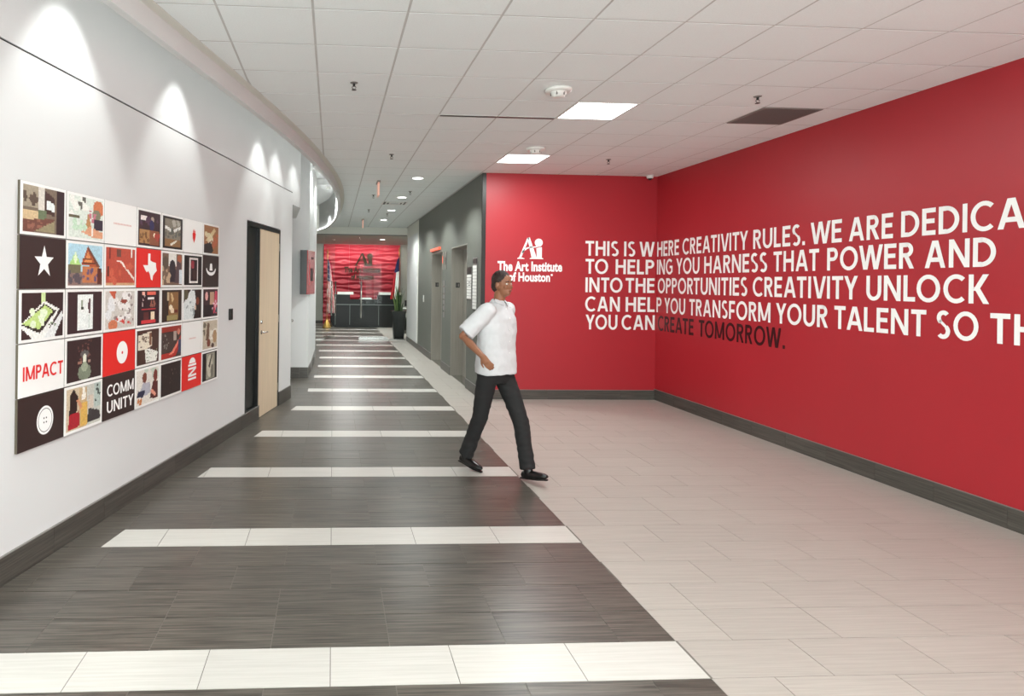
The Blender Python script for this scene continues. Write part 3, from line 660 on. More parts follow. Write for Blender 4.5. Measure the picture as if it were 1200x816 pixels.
# ------------------------------------------------------------------ PICTURE TILES on the left wall
UE = [-.644, -.185, .274, .740, 1.218, 1.652, 2.104, 2.568, 3.007]
ZE = [2.468, 2.127, 1.786, 1.445, 1.104, .763]
def paint(bg, ops, W=40, Hh=30, seed=0, noise=.0):
    rs = np.random.RandomState(seed); X, Y = np.meshgrid((np.arange(W)+.5)/W, (np.arange(Hh)+.5)/Hh); im = np.zeros((Hh, W, 3)); im[:] = bg
    for op in ops:
        k = op[0]
        if k == 'r': m = (X >= op[1]) & (Y >= op[2]) & (X < op[3]) & (Y < op[4]); c = op[5]
        elif k == 'e': m = ((X-op[1])/op[3])**2+((Y-op[2])/op[4])**2 < 1; c = op[5]
        elif k == 'p':
            P = op[1]; m = np.zeros_like(X, bool); n = len(P)
            for i in range(n):
                (xa, ya), (xb, yb) = P[i], P[(i+1) % n]
                if ya == yb: continue
                m ^= ((Y > min(ya, yb)) & (Y <= max(ya, yb)) & (X < xa+(Y-ya)*(xb-xa)/(yb-ya)))
            c = op[2]
        elif k == 's':       # blotches of a colour: x0 y0 x1 y1 colour count size
            x0, y0, x1, y1, c, cnt, sz = op[1:8]; m = np.zeros_like(X, bool)
            for _ in range(cnt):
                cx, cy = rs.uniform(x0, x1), rs.uniform(y0, y1); a, b = sz*rs.uniform(.5, 1.4), sz*rs.uniform(.5, 1.6); m |= ((X-cx)/a)**2+((Y-cy)/b)**2 < 1
        im[m] = c
    if noise: im = im*(1+noise*rs.uniform(-1, 1, im.shape[:2]+(1,)))
    return np.clip(im, 0, 255)
def srgb_arr(a): a = a/255.; return np.where(a <= .04045, a/12.92, ((a+.055)/1.055)**2.4)
def print_mesh(place, x0, x1, z0, z1, im, m, parent, name='print', depth=.0212):
    Hh, W = im.shape[:2]; vs = []; fs = []
    for j in range(Hh+1):
        for i in range(W+1): vs.append(place(x0+(x1-x0)*i/W, z0+(z1-z0)*j/Hh, depth))
    for j in range(Hh):
        for i in range(W): a = j*(W+1)+i; fs.append((a, a+1, a+W+2, a+W+1))
    me = bpy.data.meshes.new(name); me.from_pydata(vs, [], fs); me.materials.append(m)
    at = me.color_attributes.new('Col', 'FLOAT_COLOR', 'CORNER'); c = srgb_arr(im.reshape(-1, 3)); c = np.hstack([c, np.ones((len(c), 1))]); c = np.repeat(c, 4, axis=0).astype(np.float32)
    at.data.foreach_set('color', c.ravel()); o = bpy.data.objects.new(name, me); COL.objects.link(o); o.parent = parent
    o.matrix_parent_inverse = Matrix.Translation(parent.location).inverted(); return o
DK = (50, 36, 35); BK = (28, 22, 21); CR = (228, 220, 205); BR = (122, 84, 56); RD = (200, 48, 44); TN = (186, 146, 104); GY = (150, 146, 140); WH = (240, 238, 232); SK = (206, 150, 118)
PH = {
 (0, 0): ('photo tile of a pale kitchen-like shop interior, top left of the picture wall', DK, [('r', 0, 0, .8, 1, (120, 104, 88)), ('r', 0, .55, .45, 1, (160, 148, 128)), ('s', .0, .5, .45, .85, (88, 72, 60), 10, .06), ('r', .36, .5, .5, 1, (214, 208, 196)), ('p', [(.5, .95), (.5, .45), (.76, .4), (.76, .8)], (70, 48, 42)), ('p', [(.55, .75), (.55, .55), (.74, .5), (.74, .68)], (226, 232, 230)), ('r', 0, .28, .35, .48, (206, 180, 140)), ('r', .36, .3, .55, .5, (104, 118, 88)), ('p', [(0, 0), (0, .25), (.76, .35), (.76, .05)], (112, 70, 58)), ('s', .05, .08, .6, .28, (146, 96, 80), 14, .04), ('p', [(.25, .02), (.76, .3), (.76, .02)], (150, 140, 108)), ('r', .8, 0, 1, 1, (46, 28, 32))], 'photo'),
 (0, 1): ('photo tile of people and hands at a bright market stall, top row second', (218, 226, 216), [('s', 0, .5, .5, .95, (236, 236, 228), 9, .1), ('r', 0, .48, .3, .54, (92, 84, 62)), ('s', .3, .7, .45, 1, (96, 92, 84), 5, .05), ('e', .86, .78, .17, .2, (206, 120, 78)), ('e', .8, .6, .12, .15, (132, 128, 104)), ('s', .6, .4, .75, .75, (196, 116, 132), 6, .04), ('r', .72, .25, 1, .5, (52, 44, 58)), ('p', [(.45, .2), (.55, .65), (.65, .3)], (184, 134, 88)), ('p', [(.35, .15), (.6, .3), (1, .18), (1, .02), (.7, .03)], (222, 160, 124)), ('r', .66, .06, .71, .26, (240, 230, 220)), ('s', .05, .05, .5, .4, (196, 222, 196), 8, .07)], 'photo'),
 (0, 3): ('dark photo tile with a shop scene split in two, top row fourth', (60, 42, 46), [('r', .1, .72, .48, .86, (236, 226, 220)), ('e', .62, .78, .08, .1, (170, 156, 140)), ('s', .1, .5, .95, .8, (84, 58, 78), 12, .07), ('e', .6, .62, .1, .16, (50, 50, 92)), ('r', .04, .06, .5, .46, (176, 132, 84)), ('s', .05, .08, .45, .42, (122, 84, 50), 9, .05), ('r', .5, .05, .96, .46, (142, 84, 58)), ('e', .72, .33, .05, .06, (255, 240, 210)), ('s', .75, .08, .95, .4, (176, 70, 60), 6, .06)], 'photo'),
 (0, 4): ('photo tile of a white-beamed interior in a dark border, top row fifth', BK, [('r', .1, .06, .9, .94, (132, 126, 112)), ('p', [(.1, .72), (.5, .6), (.9, .76), (.9, .66), (.5, .5), (.1, .62)], (226, 226, 220)), ('s', .15, .35, .85, .6, (92, 96, 88), 12, .05), ('r', .1, .06, .9, .3, (142, 106, 68)), ('p', [(.35, .14), (.7, .3), (.7, .24), (.4, .08)], (232, 228, 214)), ('s', .15, .75, .85, .92, (176, 172, 160), 6, .07)], 'photo'),
 (0, 6): ('brown photo tile with pale tangled shapes, top right of the picture wall', (152, 106, 70), [('p', [(.1, .45), (.7, .95), (.8, .85), (.35, .4)], (206, 184, 140)), ('s', .1, .4, .6, .8, (214, 200, 164), 8, .07), ('p', [(0, 0), (0, .3), (.5, .42), (.65, .1), (.5, 0)], (52, 44, 42)), ('s', .3, .3, .7, .55, (226, 214, 196), 4, .04), ('s', .6, .1, .95, .7, (176, 98, 66), 6, .09)], 'photo'),
 (1, 1): ('photo tile of a peaked timber house under blue sky with green tents', (176, 212, 226), [('p', [(.0, .45), (.2, .8), (.38, .45)], (176, 216, 128)), ('e', .2, .66, .04, .13, (226, 240, 200)), ('r', 0, .0, 1, .34, (142, 116, 108)), ('r', 0, .3, .36, .5, (116, 110, 84)), ('s', 0, .1, .4, .35, (88, 80, 88), 10, .05), ('p', [(.36, .5), (.56, .97), (.95, .46)], (176, 84, 48)), ('p', [(.44, .55), (.56, .84), (.7, .55)], (218, 142, 84)), ('r', .4, .52, .8, .58, (96, 50, 36)), ('r', .4, .64, .68, .68, (120, 62, 40)), ('p', [(.56, .97), (.95, .46), (.86, .44), (.54, .9)], (112, 66, 52)), ('r', .4, .08, .9, .46, (196, 122, 78)), ('s', .42, .12, .86, .4, (104, 84, 118), 9, .05), ('r', .86, .04, .97, .44, (92, 44, 36))], 'photo'),
 (1, 2): ('photo tile of a red timber barn wall with a white stair rail', (186, 78, 60), [('r', .1, .7, .14, 1, (128, 48, 40)), ('r', .36, .78, .5, .98, (110, 70, 60)), ('r', .84, .78, .9, 1, (240, 236, 230)), ('p', [(.35, .68), (.5, .68), (.98, .2), (.98, .12), (.48, .62), (.35, .62)], (238, 226, 214)), ('r', .05, .25, .1, .5, (84, 50, 42)), ('r', 0, 0, 1, .06, (206, 160, 120)), ('s', .15, .1, .9, .6, (204, 98, 74), 8, .08)], 'photo'),
 (1, 4): ('photo tile of a crowd of people with dark coats, second row fifth', (122, 96, 80), [('r', .3, .6, .7, 1, (232, 230, 222)), ('e', .15, .7, .14, .2, (92, 78, 66)), ('e', .5, .55, .16, .25, (44, 40, 46)), ('r', .34, .1, .7, .5, (52, 44, 52)), ('e', .86, .85, .12, .12, (170, 92, 62)), ('p', [(.6, .05), (.75, .8), (.95, .7), (.9, .05)], (84, 66, 70)), ('r', .84, .05, 1, .5, (214, 222, 226)), ('s', 0, .05, .35, .6, (196, 168, 138), 8, .07)], 'photo'),
 (1, 5): ('dark tile showing a white-outlined upright screen, second row sixth', BK, [('r', .28, .08, .78, .94, (222, 214, 208)), ('r', .34, .14, .72, .88, (42, 22, 26)), ('e', .46, .7, .1, .14, (150, 52, 62)), ('r', .5, .2, .7, .5, (60, 34, 30)), ('e', .35, .1, .06, .05, WH), ('e', .7, .1, .06, .05, WH)], 'photo'),
 (2, 0): ('dark photo tile of a tablet with pale green leaves on its screen', (56, 38, 38), [('r', .46, .78, .55, 1, (206, 226, 160)), ('p', [(-.05, .3), (.52, .82), (.9, .62), (.5, -.05), (.3, -.05)], (236, 236, 230)), ('p', [(0, .32), (.52, .76), (.82, .58), (.42, .1)], (46, 38, 34)), ('p', [(.02, .34), (.54, .72), (.74, .58), (.4, .2)], (190, 214, 130)), ('s', .15, .3, .6, .62, (226, 238, 206), 8, .06), ('p', [(.5, 0), (.97, .56), (1, .45), (.78, 0)], (226, 228, 226)), ('s', .65, .15, .85, .35, (120, 140, 110), 3, .03)], 'photo'),
 (2, 1): ('dark tile with a white upright page of two thin figures', (58, 40, 42), [('r', .28, .06, .72, .94, (236, 240, 236)), ('e', .4, .68, .03, .13, (150, 162, 140)), ('e', .41, .6, .03, .05, (60, 64, 52)), ('e', .62, .65, .035, .2, (88, 56, 60)), ('r', .6, .1, .63, .45, (196, 208, 200))], 'photo'),
 (2, 2): ('photo tile of white blossoms and torn paper with red flecks', (206, 200, 192), [('p', [(.12, 1), (.35, 1), (.3, .75)], (196, 90, 64)), ('s', .3, .2, .9, .95, (236, 232, 228), 16, .08), ('s', .3, .2, .95, .9, (142, 128, 124), 16, .035), ('e', .62, .72, .12, .05, (150, 66, 50)), ('e', .25, .1, .15, .14, (206, 120, 84)), ('s', .35, .05, .95, .25, (206, 66, 56), 7, .03), ('s', 0, .2, .25, .9, (226, 226, 226), 7, .09)], 'photo'),
 (2, 3): ('dark photo tile of red shelves with hanging white letters, third row fourth', (44, 26, 32), [('r', .2, .88, .32, .97, (240, 180, 160)), ('r', .42, .88, .82, .97, (236, 110, 90)), ('s', .2, .55, .35, .85, (196, 180, 176), 5, .03), ('r', .46, .72, .76, .8, (240, 236, 232)), ('s', .5, .5, .8, .7, (150, 96, 80), 8, .04), ('r', .18, .42, .82, .48, (190, 52, 56)), ('r', .28, .14, .5, .38, (92, 44, 42)), ('r', .6, .14, .78, .36, (238, 220, 186)), ('r', .18, .04, .82, .12, (210, 62, 66))], 'photo'),
 (2, 4): ('dark brown photo tile of a pale hanging object on cardboard, third row fifth', (54, 40, 32), [('r', .32, .06, .82, .95, (140, 102, 62)), ('r', .26, .68, .34, .95, (196, 176, 142)), ('p', [(.42, .9), (.5, .9), (.6, .7), (.5, .6)], (206, 176, 130)), ('e', .44, .44, .09, .09, (238, 224, 196)), ('e', .52, .34, .09, .09, (228, 206, 176)), ('r', .25, .04, .8, .2, (158, 142, 92)), ('r', .62, .26, .8, .36, (104, 44, 32))], 'photo'),
 (2, 5): ('photo tile of a white ruffled dress against black, third row sixth', (44, 32, 28), [('p', [(0, .55), (.38, 1), (.6, .95), (.68, .6), (.55, .0), (0, 0)], (222, 228, 226)), ('s', .1, .1, .6, .6, (160, 170, 170), 9, .05), ('e', .12, .85, .12, .2, (90, 84, 62)), ('e', .78, .6, .1, .14, (130, 66, 46)), ('e', .66, .38, .05, .08, (206, 176, 150))], 'photo'),
 (2, 6): ('photo tile of people in pink and red light, third row right end', (62, 40, 44), [('e', .22, .75, .1, .16, (226, 170, 164)), ('r', .45, .45, .75, .9, (186, 150, 124)), ('p', [(.7, .1), (.8, .95), (.98, .9), (.95, .1)], (206, 70, 96)), ('s', .6, .1, .95, .6, (226, 196, 206), 6, .05), ('r', .0, 0, .55, .45, (34, 24, 28)), ('s', .6, .02, .95, .3, (60, 70, 84), 4, .05)], 'photo'),
 (3, 1): ('dark tile with a faint ornate crowned figure, fourth row second', (54, 38, 38), [('s', .3, .5, .7, .95, (112, 76, 68), 22, .025), ('e', .5, .62, .12, .1, (96, 92, 90)), ('e', .5, .5, .06, .14, (226, 226, 206)), ('e', .5, .18, .19, .2, (124, 134, 114)), ('e', .5, .32, .1, .12, (156, 164, 140)), ('s', .33, .35, .4, .45, (150, 110, 96), 3, .03), ('s', .6, .35, .68, .45, (170, 140, 126), 3, .03)], 'photo'),
 (3, 3): ('dark photo tile of a patterned white dress and boxes, fourth row fourth', (72, 48, 40), [('p', [(.05, .85), (.65, .95), (.68, .5), (.35, .42), (.05, .45)], (224, 214, 194)), ('s', .1, .5, .6, .88, (112, 92, 76), 18, .03), ('r', .55, .55, .64, .9, (122, 84, 60)), ('p', [(.35, .45), (.6, .42), (.95, .3), (.9, .05), (.4, .02)], (234, 234, 224)), ('s', .4, .05, .9, .4, (130, 140, 112), 14, .02), ('s', .45, .05, .9, .4, (96, 70, 60), 8, .015)], 'photo'),
 (3, 4): ('photo tile of a red-sleeved arm reaching at a dark rack, fourth row fifth', (70, 56, 52), [('r', 0, .85, 1, 1, (150, 52, 40)), ('r', .6, .55, .75, .85, (176, 162, 150)), ('s', .05, .3, .5, .75, (140, 136, 128), 9, .03), ('p', [(0, 0), (0, .15), (.6, .18), (.98, .7), (.98, .4), (.7, .02)], (176, 50, 42)), ('p', [(.35, .1), (.6, .12), (.88, .45), (.84, .52), (.55, .22)], (230, 132, 110)), ('r', .85, .1, 1, .55, (62, 68, 96)), ('e', .86, .8, .08, .1, (206, 130, 110))], 'photo'),
 (3, 6): ('photo tile of pale cloth and tan limbs, fourth row right end', (196, 184, 164), [('p', [(.2, .3), (.3, .95), (.45, .9), (.4, .3)], (112, 84, 66)), ('s', .5, .3, .95, .9, (226, 220, 206), 7, .1), ('e', .82, .4, .14, .25, (176, 142, 104)), ('e', .4, .2, .12, .14, (122, 62, 44)), ('e', .68, .08, .1, .08, (70, 40, 34)), ('s', .0, .5, .2, 1, (110, 102, 84), 5, .07)], 'photo'),
 (4, 1): ('photo tile of a dark-haired woman in red reaching to a yellow column', (196, 196, 186), [('r', 0, 0, .4, 1, (206, 188, 160)), ('r', .36, 0, .58, .98, (196, 168, 128)), ('p', [(.46, 1), (.52, .95), (.56, .7), (.42, .65)], (240, 234, 220)), ('r', .4, .02, .6, .6, (216, 172, 88)), ('r', .8, .4, 1, 1, (176, 190, 182)), ('s', .84, .5, .98, .95, (64, 74, 68), 6, .03), ('p', [(.6, .05), (.62, .42), (.95, .3), (1, .12), (.95, .05)], (62, 58, 58)), ('r', .62, .4, .78, .75, (206, 192, 176)), ('p', [(.08, .3), (.1, .85), (.2, .97), (.32, .8), (.28, .35), (.18, .2)], (44, 28, 26)), ('p', [(.05, .02), (.08, .38), (.36, .42), (.38, .1), (.3, .02)], (168, 36, 46)), ('p', [(.28, .68), (.34, .72), (.46, .5), (.4, .46)], (206, 140, 104))], 'photo'),
 (4, 3): ('photo tile of two women in a bright workroom, bottom row fourth', (222, 216, 206), [('s', .4, .7, 1, 1, (196, 206, 190), 6, .08), ('e', .36, .76, .1, .16, (122, 66, 50)), ('p', [(.15, .35), (.3, .62), (.6, .6), (.65, .3), (.4, .22)], (176, 176, 186)), ('p', [(.02, .25), (.08, .42), (.4, .38), (.3, .2)], (46, 50, 72)), ('e', .86, .75, .1, .18, (120, 52, 40)), ('p', [(.6, .1), (.75, .6), (.98, .55), (.98, .05)], (86, 36, 34)), ('p', [(.62, .3), (.7, .38), (.9, .2), (.85, .12)], (222, 150, 128)), ('s', .05, .02, .3, .14, (196, 120, 66), 4, .05)], 'photo'),
 (4, 4): ('nearly black photo tile with faint specks, bottom row fifth', (44, 34, 32), [('s', .1, .3, .9, .95, (82, 66, 62), 12, .02), ('s', .4, .5, .6, .8, (130, 110, 100), 3, .018)], 'photo'),
 (4, 6): ('dark tile with a pale sculpted face, bottom right of the picture wall', BK, [('r', .26, .04, .86, .96, (150, 148, 132)), ('e', .5, .5, .2, .4, (196, 192, 172)), ('p', [(.4, .5), (.62, .95), (.68, .9), (.5, .42)], (70, 66, 58)), ('e', .66, .3, .1, .25, (118, 114, 102))], 'photo'),
}
FLAT = {(0, 2): ('white tile with a faint pink text line, top row third', 'pwhite'), (0, 5): ('white tile with a small red chili icon', 'pwhite'), (1, 0): ('dark brown tile with a white five-pointed star', 'pdark'), (1, 3): ('red tile with a white map outline of Texas', 'pred'),
 (1, 6): ('dark brown tile with a small white hat icon', 'pdark'), (3, 0): ('white tile with red capitals reading IMPACT', 'pwhite'), (3, 2): ('red tile with a white round disc', 'pred'), (3, 5): ('white tile with a faint pink text line, fourth row sixth', 'pwhite'),
 (4, 0): ('dark brown tile with a white four-hole button', 'pdark'), (4, 2): ('dark brown tile with white capitals COMM UNITY', 'pdark'), (4, 5): ('red tile with a sideways white letterform', 'pred')}
LEFT = ['pdark', 'pred', 'pwhite', 'pwhite', 'pdark']
def icon(mb, pts, d=.0225): mb.poly([LW(p[0], p[1], d) for p in pts])
for r in range(5):
    for c in range(0, 7):
        u0, u1 = UE[c+1]+.003, UE[c+2]-.003; z1, z0 = ZE[r]-.003, ZE[r+1]+.003; cu, cz = (u0+u1)/2, (z0+z1)/2
        ph = PH.get((r, c)); fl = FLAT.get((r, c))
        lb = ph[0] if ph else fl[0] if fl else 'plain picture tile at the near left end, row %s from the top' % ['one', 'two', 'three', 'four', 'five'][r]
        t = thing('picture_tile', LW(cu, cz), lb, 'picture', 'square picture tiles on the left wall')
        m = M['pwhite'] if ph else M[fl[1]] if fl else M[LEFT[r]]
        lbox(MB(), u0, u1, z0, z1, .001, .018).build('backing', M['edge'], t)
        lbox(MB(), u0+.001, u1-.001, z0+.001, z1-.001, .018, .0205).build('face_panel', m, t)
        wd, hh = u1-u0, z1-z0
        if ph:
            im = paint(ph[1], ph[2], seed=r*9+c, noise=.05); print_mesh(LW, u0+.022, u1-.022, z0+.02, z1-.02, im, M['pic'], t, 'photo_print')
        mb = MB()
        if (r, c) == (1, 0):
            pts = []
            for k in range(10): rr = .105 if k % 2 == 0 else .042; a = math.pi/2+k*math.pi/5; pts.append((.046+rr*.95*math.cos(a), 1.962+rr*1.05*math.sin(a)))
            for k in range(10): icon(mb, [(.046, 1.962), pts[k], pts[(k+1) % 10]])
            mb.build('star_icon', M['vinylw'], t)
        if (r, c) == (1, 3):
            q = [(.37, .98), (.52, .98), (.52, .74), (.62, .70), (.88, .66), (.9, .5), (.95, .38), (.8, .28), (.7, .2), (.66, .02), (.56, .06), (.48, .26), (.38, .36), (.3, .3), (.2, .38), (.06, .56), (.37, .56)]
            icon(mb, [(1.31+x*.275, 1.845+y*.245) for x, y in q]); mb.build('map_icon', M['vinylw'], t)
        if (r, c) == (0, 5):
            icon(mb, [(2.305, 2.33), (2.345, 2.345), (2.385, 2.33), (2.372, 2.28), (2.345, 2.235), (2.315, 2.28)]); icon(mb, [(2.318, 2.336), (2.322, 2.375), (2.338, 2.35), (2.35, 2.38), (2.358, 2.35), (2.378, 2.366), (2.372, 2.336), (2.345, 2.35)]); mb.build('chili_icon', M['pred'], t)
        if (r, c) == (1, 6):
            icon(mb, [(2.745, 1.965), (2.825, 1.965), (2.812, 2.035), (2.785, 2.042), (2.757, 2.035)])
            n = 14
            for k in range(n):
                a, b = [math.pi*(1+q/n) for q in (k, k+1)]
                icon(mb, [(2.785+.13*math.cos(a), 1.985+.075*math.sin(a)), (2.785+.13*math.cos(b), 1.985+.075*math.sin(b)), (2.785+.11*math.cos(b), 1.99+.045*math.sin(b)), (2.785+.11*math.cos(a), 1.99+.045*math.sin(a))])
            mb.build('hat_icon', M['vinylw'], t)
        if (r, c) == (3, 2):
            icon(mb, [(1.012+.083*math.cos(a), 1.27+.09*math.sin(a)) for a in [k*math.pi/16 for k in range(32)]]); mb.build('disc_icon', M['vinylw'], t)
            mb = MB(); icon(mb, [(1.012+.012*math.cos(a), 1.268+.012*math.sin(a)) for a in [k*math.pi/6 for k in range(12)]], .0232); mb.build('disc_hole', M['pred'], t)
        if (r, c) == (4, 0):
            icon(mb, [(.075+.083*math.cos(a), .925+.094*math.sin(a)) for a in [k*math.pi/16 for k in range(32)]]); mb.build('button_icon', M['vinylw'], t)
            mb = MB()
            for k in range(32):
                a, b = [q*math.pi/16 for q in (k, k+1)]; icon(mb, [(.075+R_*math.cos(g), .925+R_*1.12*math.sin(g)) for R_, g in ((.070, a), (.070, b), (.066, b), (.066, a))], .0232)
            for dx in (-.012, .012):
                for dz in (-.014, .014): icon(mb, [(.075+dx+.006*math.cos(a), .925+dz+.006*math.sin(a)) for a in [k*math.pi/4 for k in range(8)]], .0232)
            mb.build('button_line', M['pdark'], t)
        if (r, c) == (3, 0):
            LWd = lambda u, z, tt: LW(u, z, .0205+tt); word('IMPACT', LWd, -.142, .255, 1.208, 1.298, M['pred'], t, 'letter', .002)
        if (r, c) == (4, 2):
            LWd = lambda u, z, tt: LW(u, z, .0205+tt); word('COMM', LWd, .80, 1.195, .945, 1.035, M['vinylw'], t, 'letter', .002); word('UNITY', LWd, .80, 1.195, .818, .908, M['vinylw'], t, 'letter', .002)
        if (r, c) == (0, 2): mb2 = MB(); [icon(mb2, [(a_, 2.29), (a_+.012, 2.29), (a_+.012, 2.302), (a_, 2.302)], .0215) for a_ in np.arange(0.865, 1.12, .018)]; mb2.build('caption', M['pblush'], t)
        if (r, c) == (3, 5): mb2 = MB(); [icon(mb2, [(a_, 1.265), (a_+.012, 1.265), (a_+.012, 1.277), (a_, 1.277)], .0215) for a_ in np.arange(2.26, 2.42, .018)]; mb2.build('caption', M['pblush'], t)
        if (r, c) == (4, 5):
            ps, wd_ = word_polys('IN'); x_ = 0
            for q in ps: icon(mb, [(2.435-.19*p[1], .852+.125*p[0]/wd_) for p in q])
            icon(mb, [(2.245, .992), (2.435, .992), (2.435, 1.012), (2.245, 1.012)])
            icon(mb, [(2.34-.075*math.cos(g), 1.02+.055*math.sin(g)) for g in [math.pi*q/14 for q in range(15)]])
            mb.build('letterform_icon', M['vinylw'], t)
# ------------------------------------------------------------------ ELEVATORS and wall plates
for k, (a, b) in enumerate(EL):
    t = thing('elevator', (XG+.25, (a+b)/2, 0), ['brushed steel elevator doorway nearer the red wall corner', 'brushed steel elevator doorway farther along the grey wall, red-lit above'][k], 'elevator', 'elevators')
    xd = XG+.235
    for y0, y1 in ((a+.0, a+.02), (b-.02, b-.0)): MB().box(XG-.006, xd+.05, y0+(.001 if y0 == a else 0), y1-(.001 if y1 == b else 0), 0, ET-.02).build('jamb', M['steel'], t)
    MB().box(XG-.006, xd+.05, a+.001, b-.001, ET-.02, ET-.001).build('head', M['steel'], t)
    for y0, y1 in ((a+.022, (a+b)/2-.003), ((a+b)/2+.003, b-.022)): MB().box(xd, xd+.03, y0, y1, .012, ET-.03).build('door_leaf', M['steel'], t)
    MB().box(XG+.01, xd+.03, a+.02, b-.02, .0005, .01).build('sill', M['chrome'], t)
    p = MB().box(XG+.085, XG+.165, b-.026, b-.0195, 1.78, 1.88).build('floor_plate', M['black'], t, label='black floor marking plate')
    f = MB().box(XG+.098, XG+.104, b-.028, b-.026, 1.80, 1.86).box(XG+.13, XG+.15, b-.028, b-.026, 1.80, 1.86); f.build('marking', M['ventgrey'], p)
def plate(name, y0, y1, z0, z1, m, lb, cat, group=None, th=.012):
    t = thing(name, (XG, (y0+y1)/2, (z0+z1)/2), lb, cat, group); MB().box(XG-th, XG, y0, y1, z0, z1).build('back_plate', m, t, bevel=.002); return t
t = plate('lantern', 14.0, 15.2, 2.62, 2.68, M['ledred'], 'glowing orange-red strip above the farther elevator doorway', 'elevator lantern', None, .05)
t = plate('hall_lantern', 13.28, 13.36, 2.16, 2.54, M['steel'], 'tall steel elevator lantern plate beside the nearer doorway', 'elevator lantern', 'lantern plates')
MB().box(XG-.018, XG-.012, 13.295, 13.345, 2.26, 2.42).build('lens', M['black'], t)
t = plate('hall_lantern', 13.62, 13.70, 2.16, 2.54, M['steel'], 'tall steel elevator lantern plate beside the farther doorway', 'elevator lantern', 'lantern plates')
MB().box(XG-.018, XG-.012, 13.635, 13.685, 2.3, 2.46).build('lens', M['ledred'], t)
t = plate('call_station', 13.38, 13.56, 1.13, 1.92, M['ventgrey'], 'slim steel elevator call panel between the two doorways', 'call panel')
for z in (1.25, 1.38, 1.5, 1.62, 1.78): MB().box(XG-.02, XG-.012, 13.42, 13.50, z, z+.035).build('button', M['chrome'], t)
t = plate('light_switch', 16.5, 16.6, 1.37, 1.55, M['whitep'], 'small white switch plate at the far end of the grey wall', 'switch')
MB().box(XG-.018, XG-.012, 16.53, 16.57, 1.43, 1.49).build('rocker', M['whitep'], t)
t = plate('directory_sign', 10.77, 11.15, 1.585, 2.15, M['ventgrey'], 'steel floor directory sign with black square top, left of the pair', 'directory sign', 'directory signs')
MB().box(XG-.018, XG-.012, 10.79, 11.13, 2.03, 2.15).build('black_header', M['black'], t)
for i in range(8): MB().box(XG-.018, XG-.012, 10.79, 11.13, 1.60+i*.053, 1.645+i*.053).build('name_strip', M['whitep'], t)
for i in (4, 5): MB().box(XG-.02, XG-.018, 10.85, 10.99, 1.615+i*.053, 1.63+i*.053).build('text_bar', M['darkmetal'], t)
t = plate('directory_sign', 10.36, 10.69, 1.42, 2.305, M['ventgrey'], 'tall pale directory sign closest to the black corner strip', 'directory sign', 'directory signs')
MB().box(XG-.018, XG-.012, 10.39, 10.66, 2.2, 2.285).build('black_header', M['black'], t)
for i in range(13): MB().box(XG-.018, XG-.012, 10.38, 10.67, 1.435+i*.057, 1.485+i*.057).build('name_strip', M['whitep'], t)
# ------------------------------------------------------------------ GLASS FRONT
t = thing('glass_entrance', (.95, YE, 0), 'clear frameless glass entrance with long door pulls before the reception desk', 'glass doors')
def pane(x0, x1, z0, z1, m=M['glass'], nm='pane'): return MB().box(x0, x1, YE+.05, YE+.062, z0, z1).build(nm, m, t)
pane(-2.9, -.32, .02, 3.41); pane(.86, 1.82, .10, 3.37, nm='door_leaf'); pane(1.83, 2.38, .02, 3.41)
MB().box(-2.9, 2.39, YE+.03, YE+.08, 3.385, 3.42).build('head_rail', M['ventgrey'], t)
MB().box(.87, 1.81, YE+.03, YE+.082, .008, .10).build('bottom_rail', M['chrome'], t)
MB().box(-2.9, -.32, YE+.03, YE+.08, .0, .03).build('floor_rail', M['chrome'], t); MB().box(1.83, 2.38, YE+.03, YE+.08, 0, .03).build('floor_rail', M['chrome'], t)
for dy in (-.0, .11):
    MB().tube([(.925, YE+dy, .72), (.925, YE+dy, 1.90)], [.022, .022], 10).build('door_pull', M['chrome'], t, True)
# left leaf standing open
h0 = Vector((-.27, YE+.056, 0)); h1 = Vector((.06, YE+1.3, 0)); dd = (h1-h0).normalized(); nn = Vector((dd.y, -dd.x, 0))
def leafq(s0, s1, o0, o1, z0, z1, nm, m): return MB().prism([tuple((h0+dd*s+nn*o)[:2]) for s, o in ((s0, o0), (s1, o0), (s1, o1), (s0, o1))], z0, z1).build(nm, m, t)
LL = (h1-h0).length
leafq(0, LL, -.006, .006, .1, 3.37, 'door_leaf', M['glass']); leafq(0, LL, -.025, .025, .008, .1, 'bottom_rail', M['chrome'])
for o_ in (-.07, .07):
    p = h0+dd*(LL-.12)+nn*o_; MB().tube([(p.x, p.y, .72), (p.x, p.y, 1.9)], [.022, .022], 10).build('door_pull', M['chrome'], t, True)
# ------------------------------------------------------------------ RECEPTION
t = thing('wave_wall_panel', (1.3, 28.2, 1.8), 'red sculpted wave wall panel behind the reception desk', 'wall panel', None)
nx, nz = 150, 110; xa, xb, za, zb = -.42, 3.0, .0, 3.56
ncol = 3
for c in range(ncol):
    mb = MB(); x0 = xa+(xb-xa)*c/ncol+.003; x1 = xa+(xb-xa)*(c+1)/ncol-.003; n1 = nx//ncol
    for j in range(nz+1):
        z = za+(zb-za)*j/nz
        for i in range(n1+1):
            x = x0+(x1-x0)*i/n1; kz = 2*math.pi/.215; ph = z*kz+2.0*math.sin(x*4.6+.8*math.sin(z*1.9))*math.sin(z*kz/2+.4)+.35*math.sin(x*2.2+z*3)
            s = (ph/(2*math.pi)) % 1; prof = (s/.8 if s < .8 else (1-s)/.2)
            mb.v.append((x, 28.24-.06*prof, z))
    for j in range(nz):
        for i in range(n1): a = j*(n1+1)+i; mb.f.append((a, a+1, a+n1+2, a+n1+1))
    mb.build('wave_panel', M['wave'], t, True)
def LBW(u, z, tt): return (u, 28.175-tt, z)
t = thing('lobby_logo', (1.3, 28.17, 2.5), 'dark bronze monogram and school name on the red wave wall', 'wall logo')
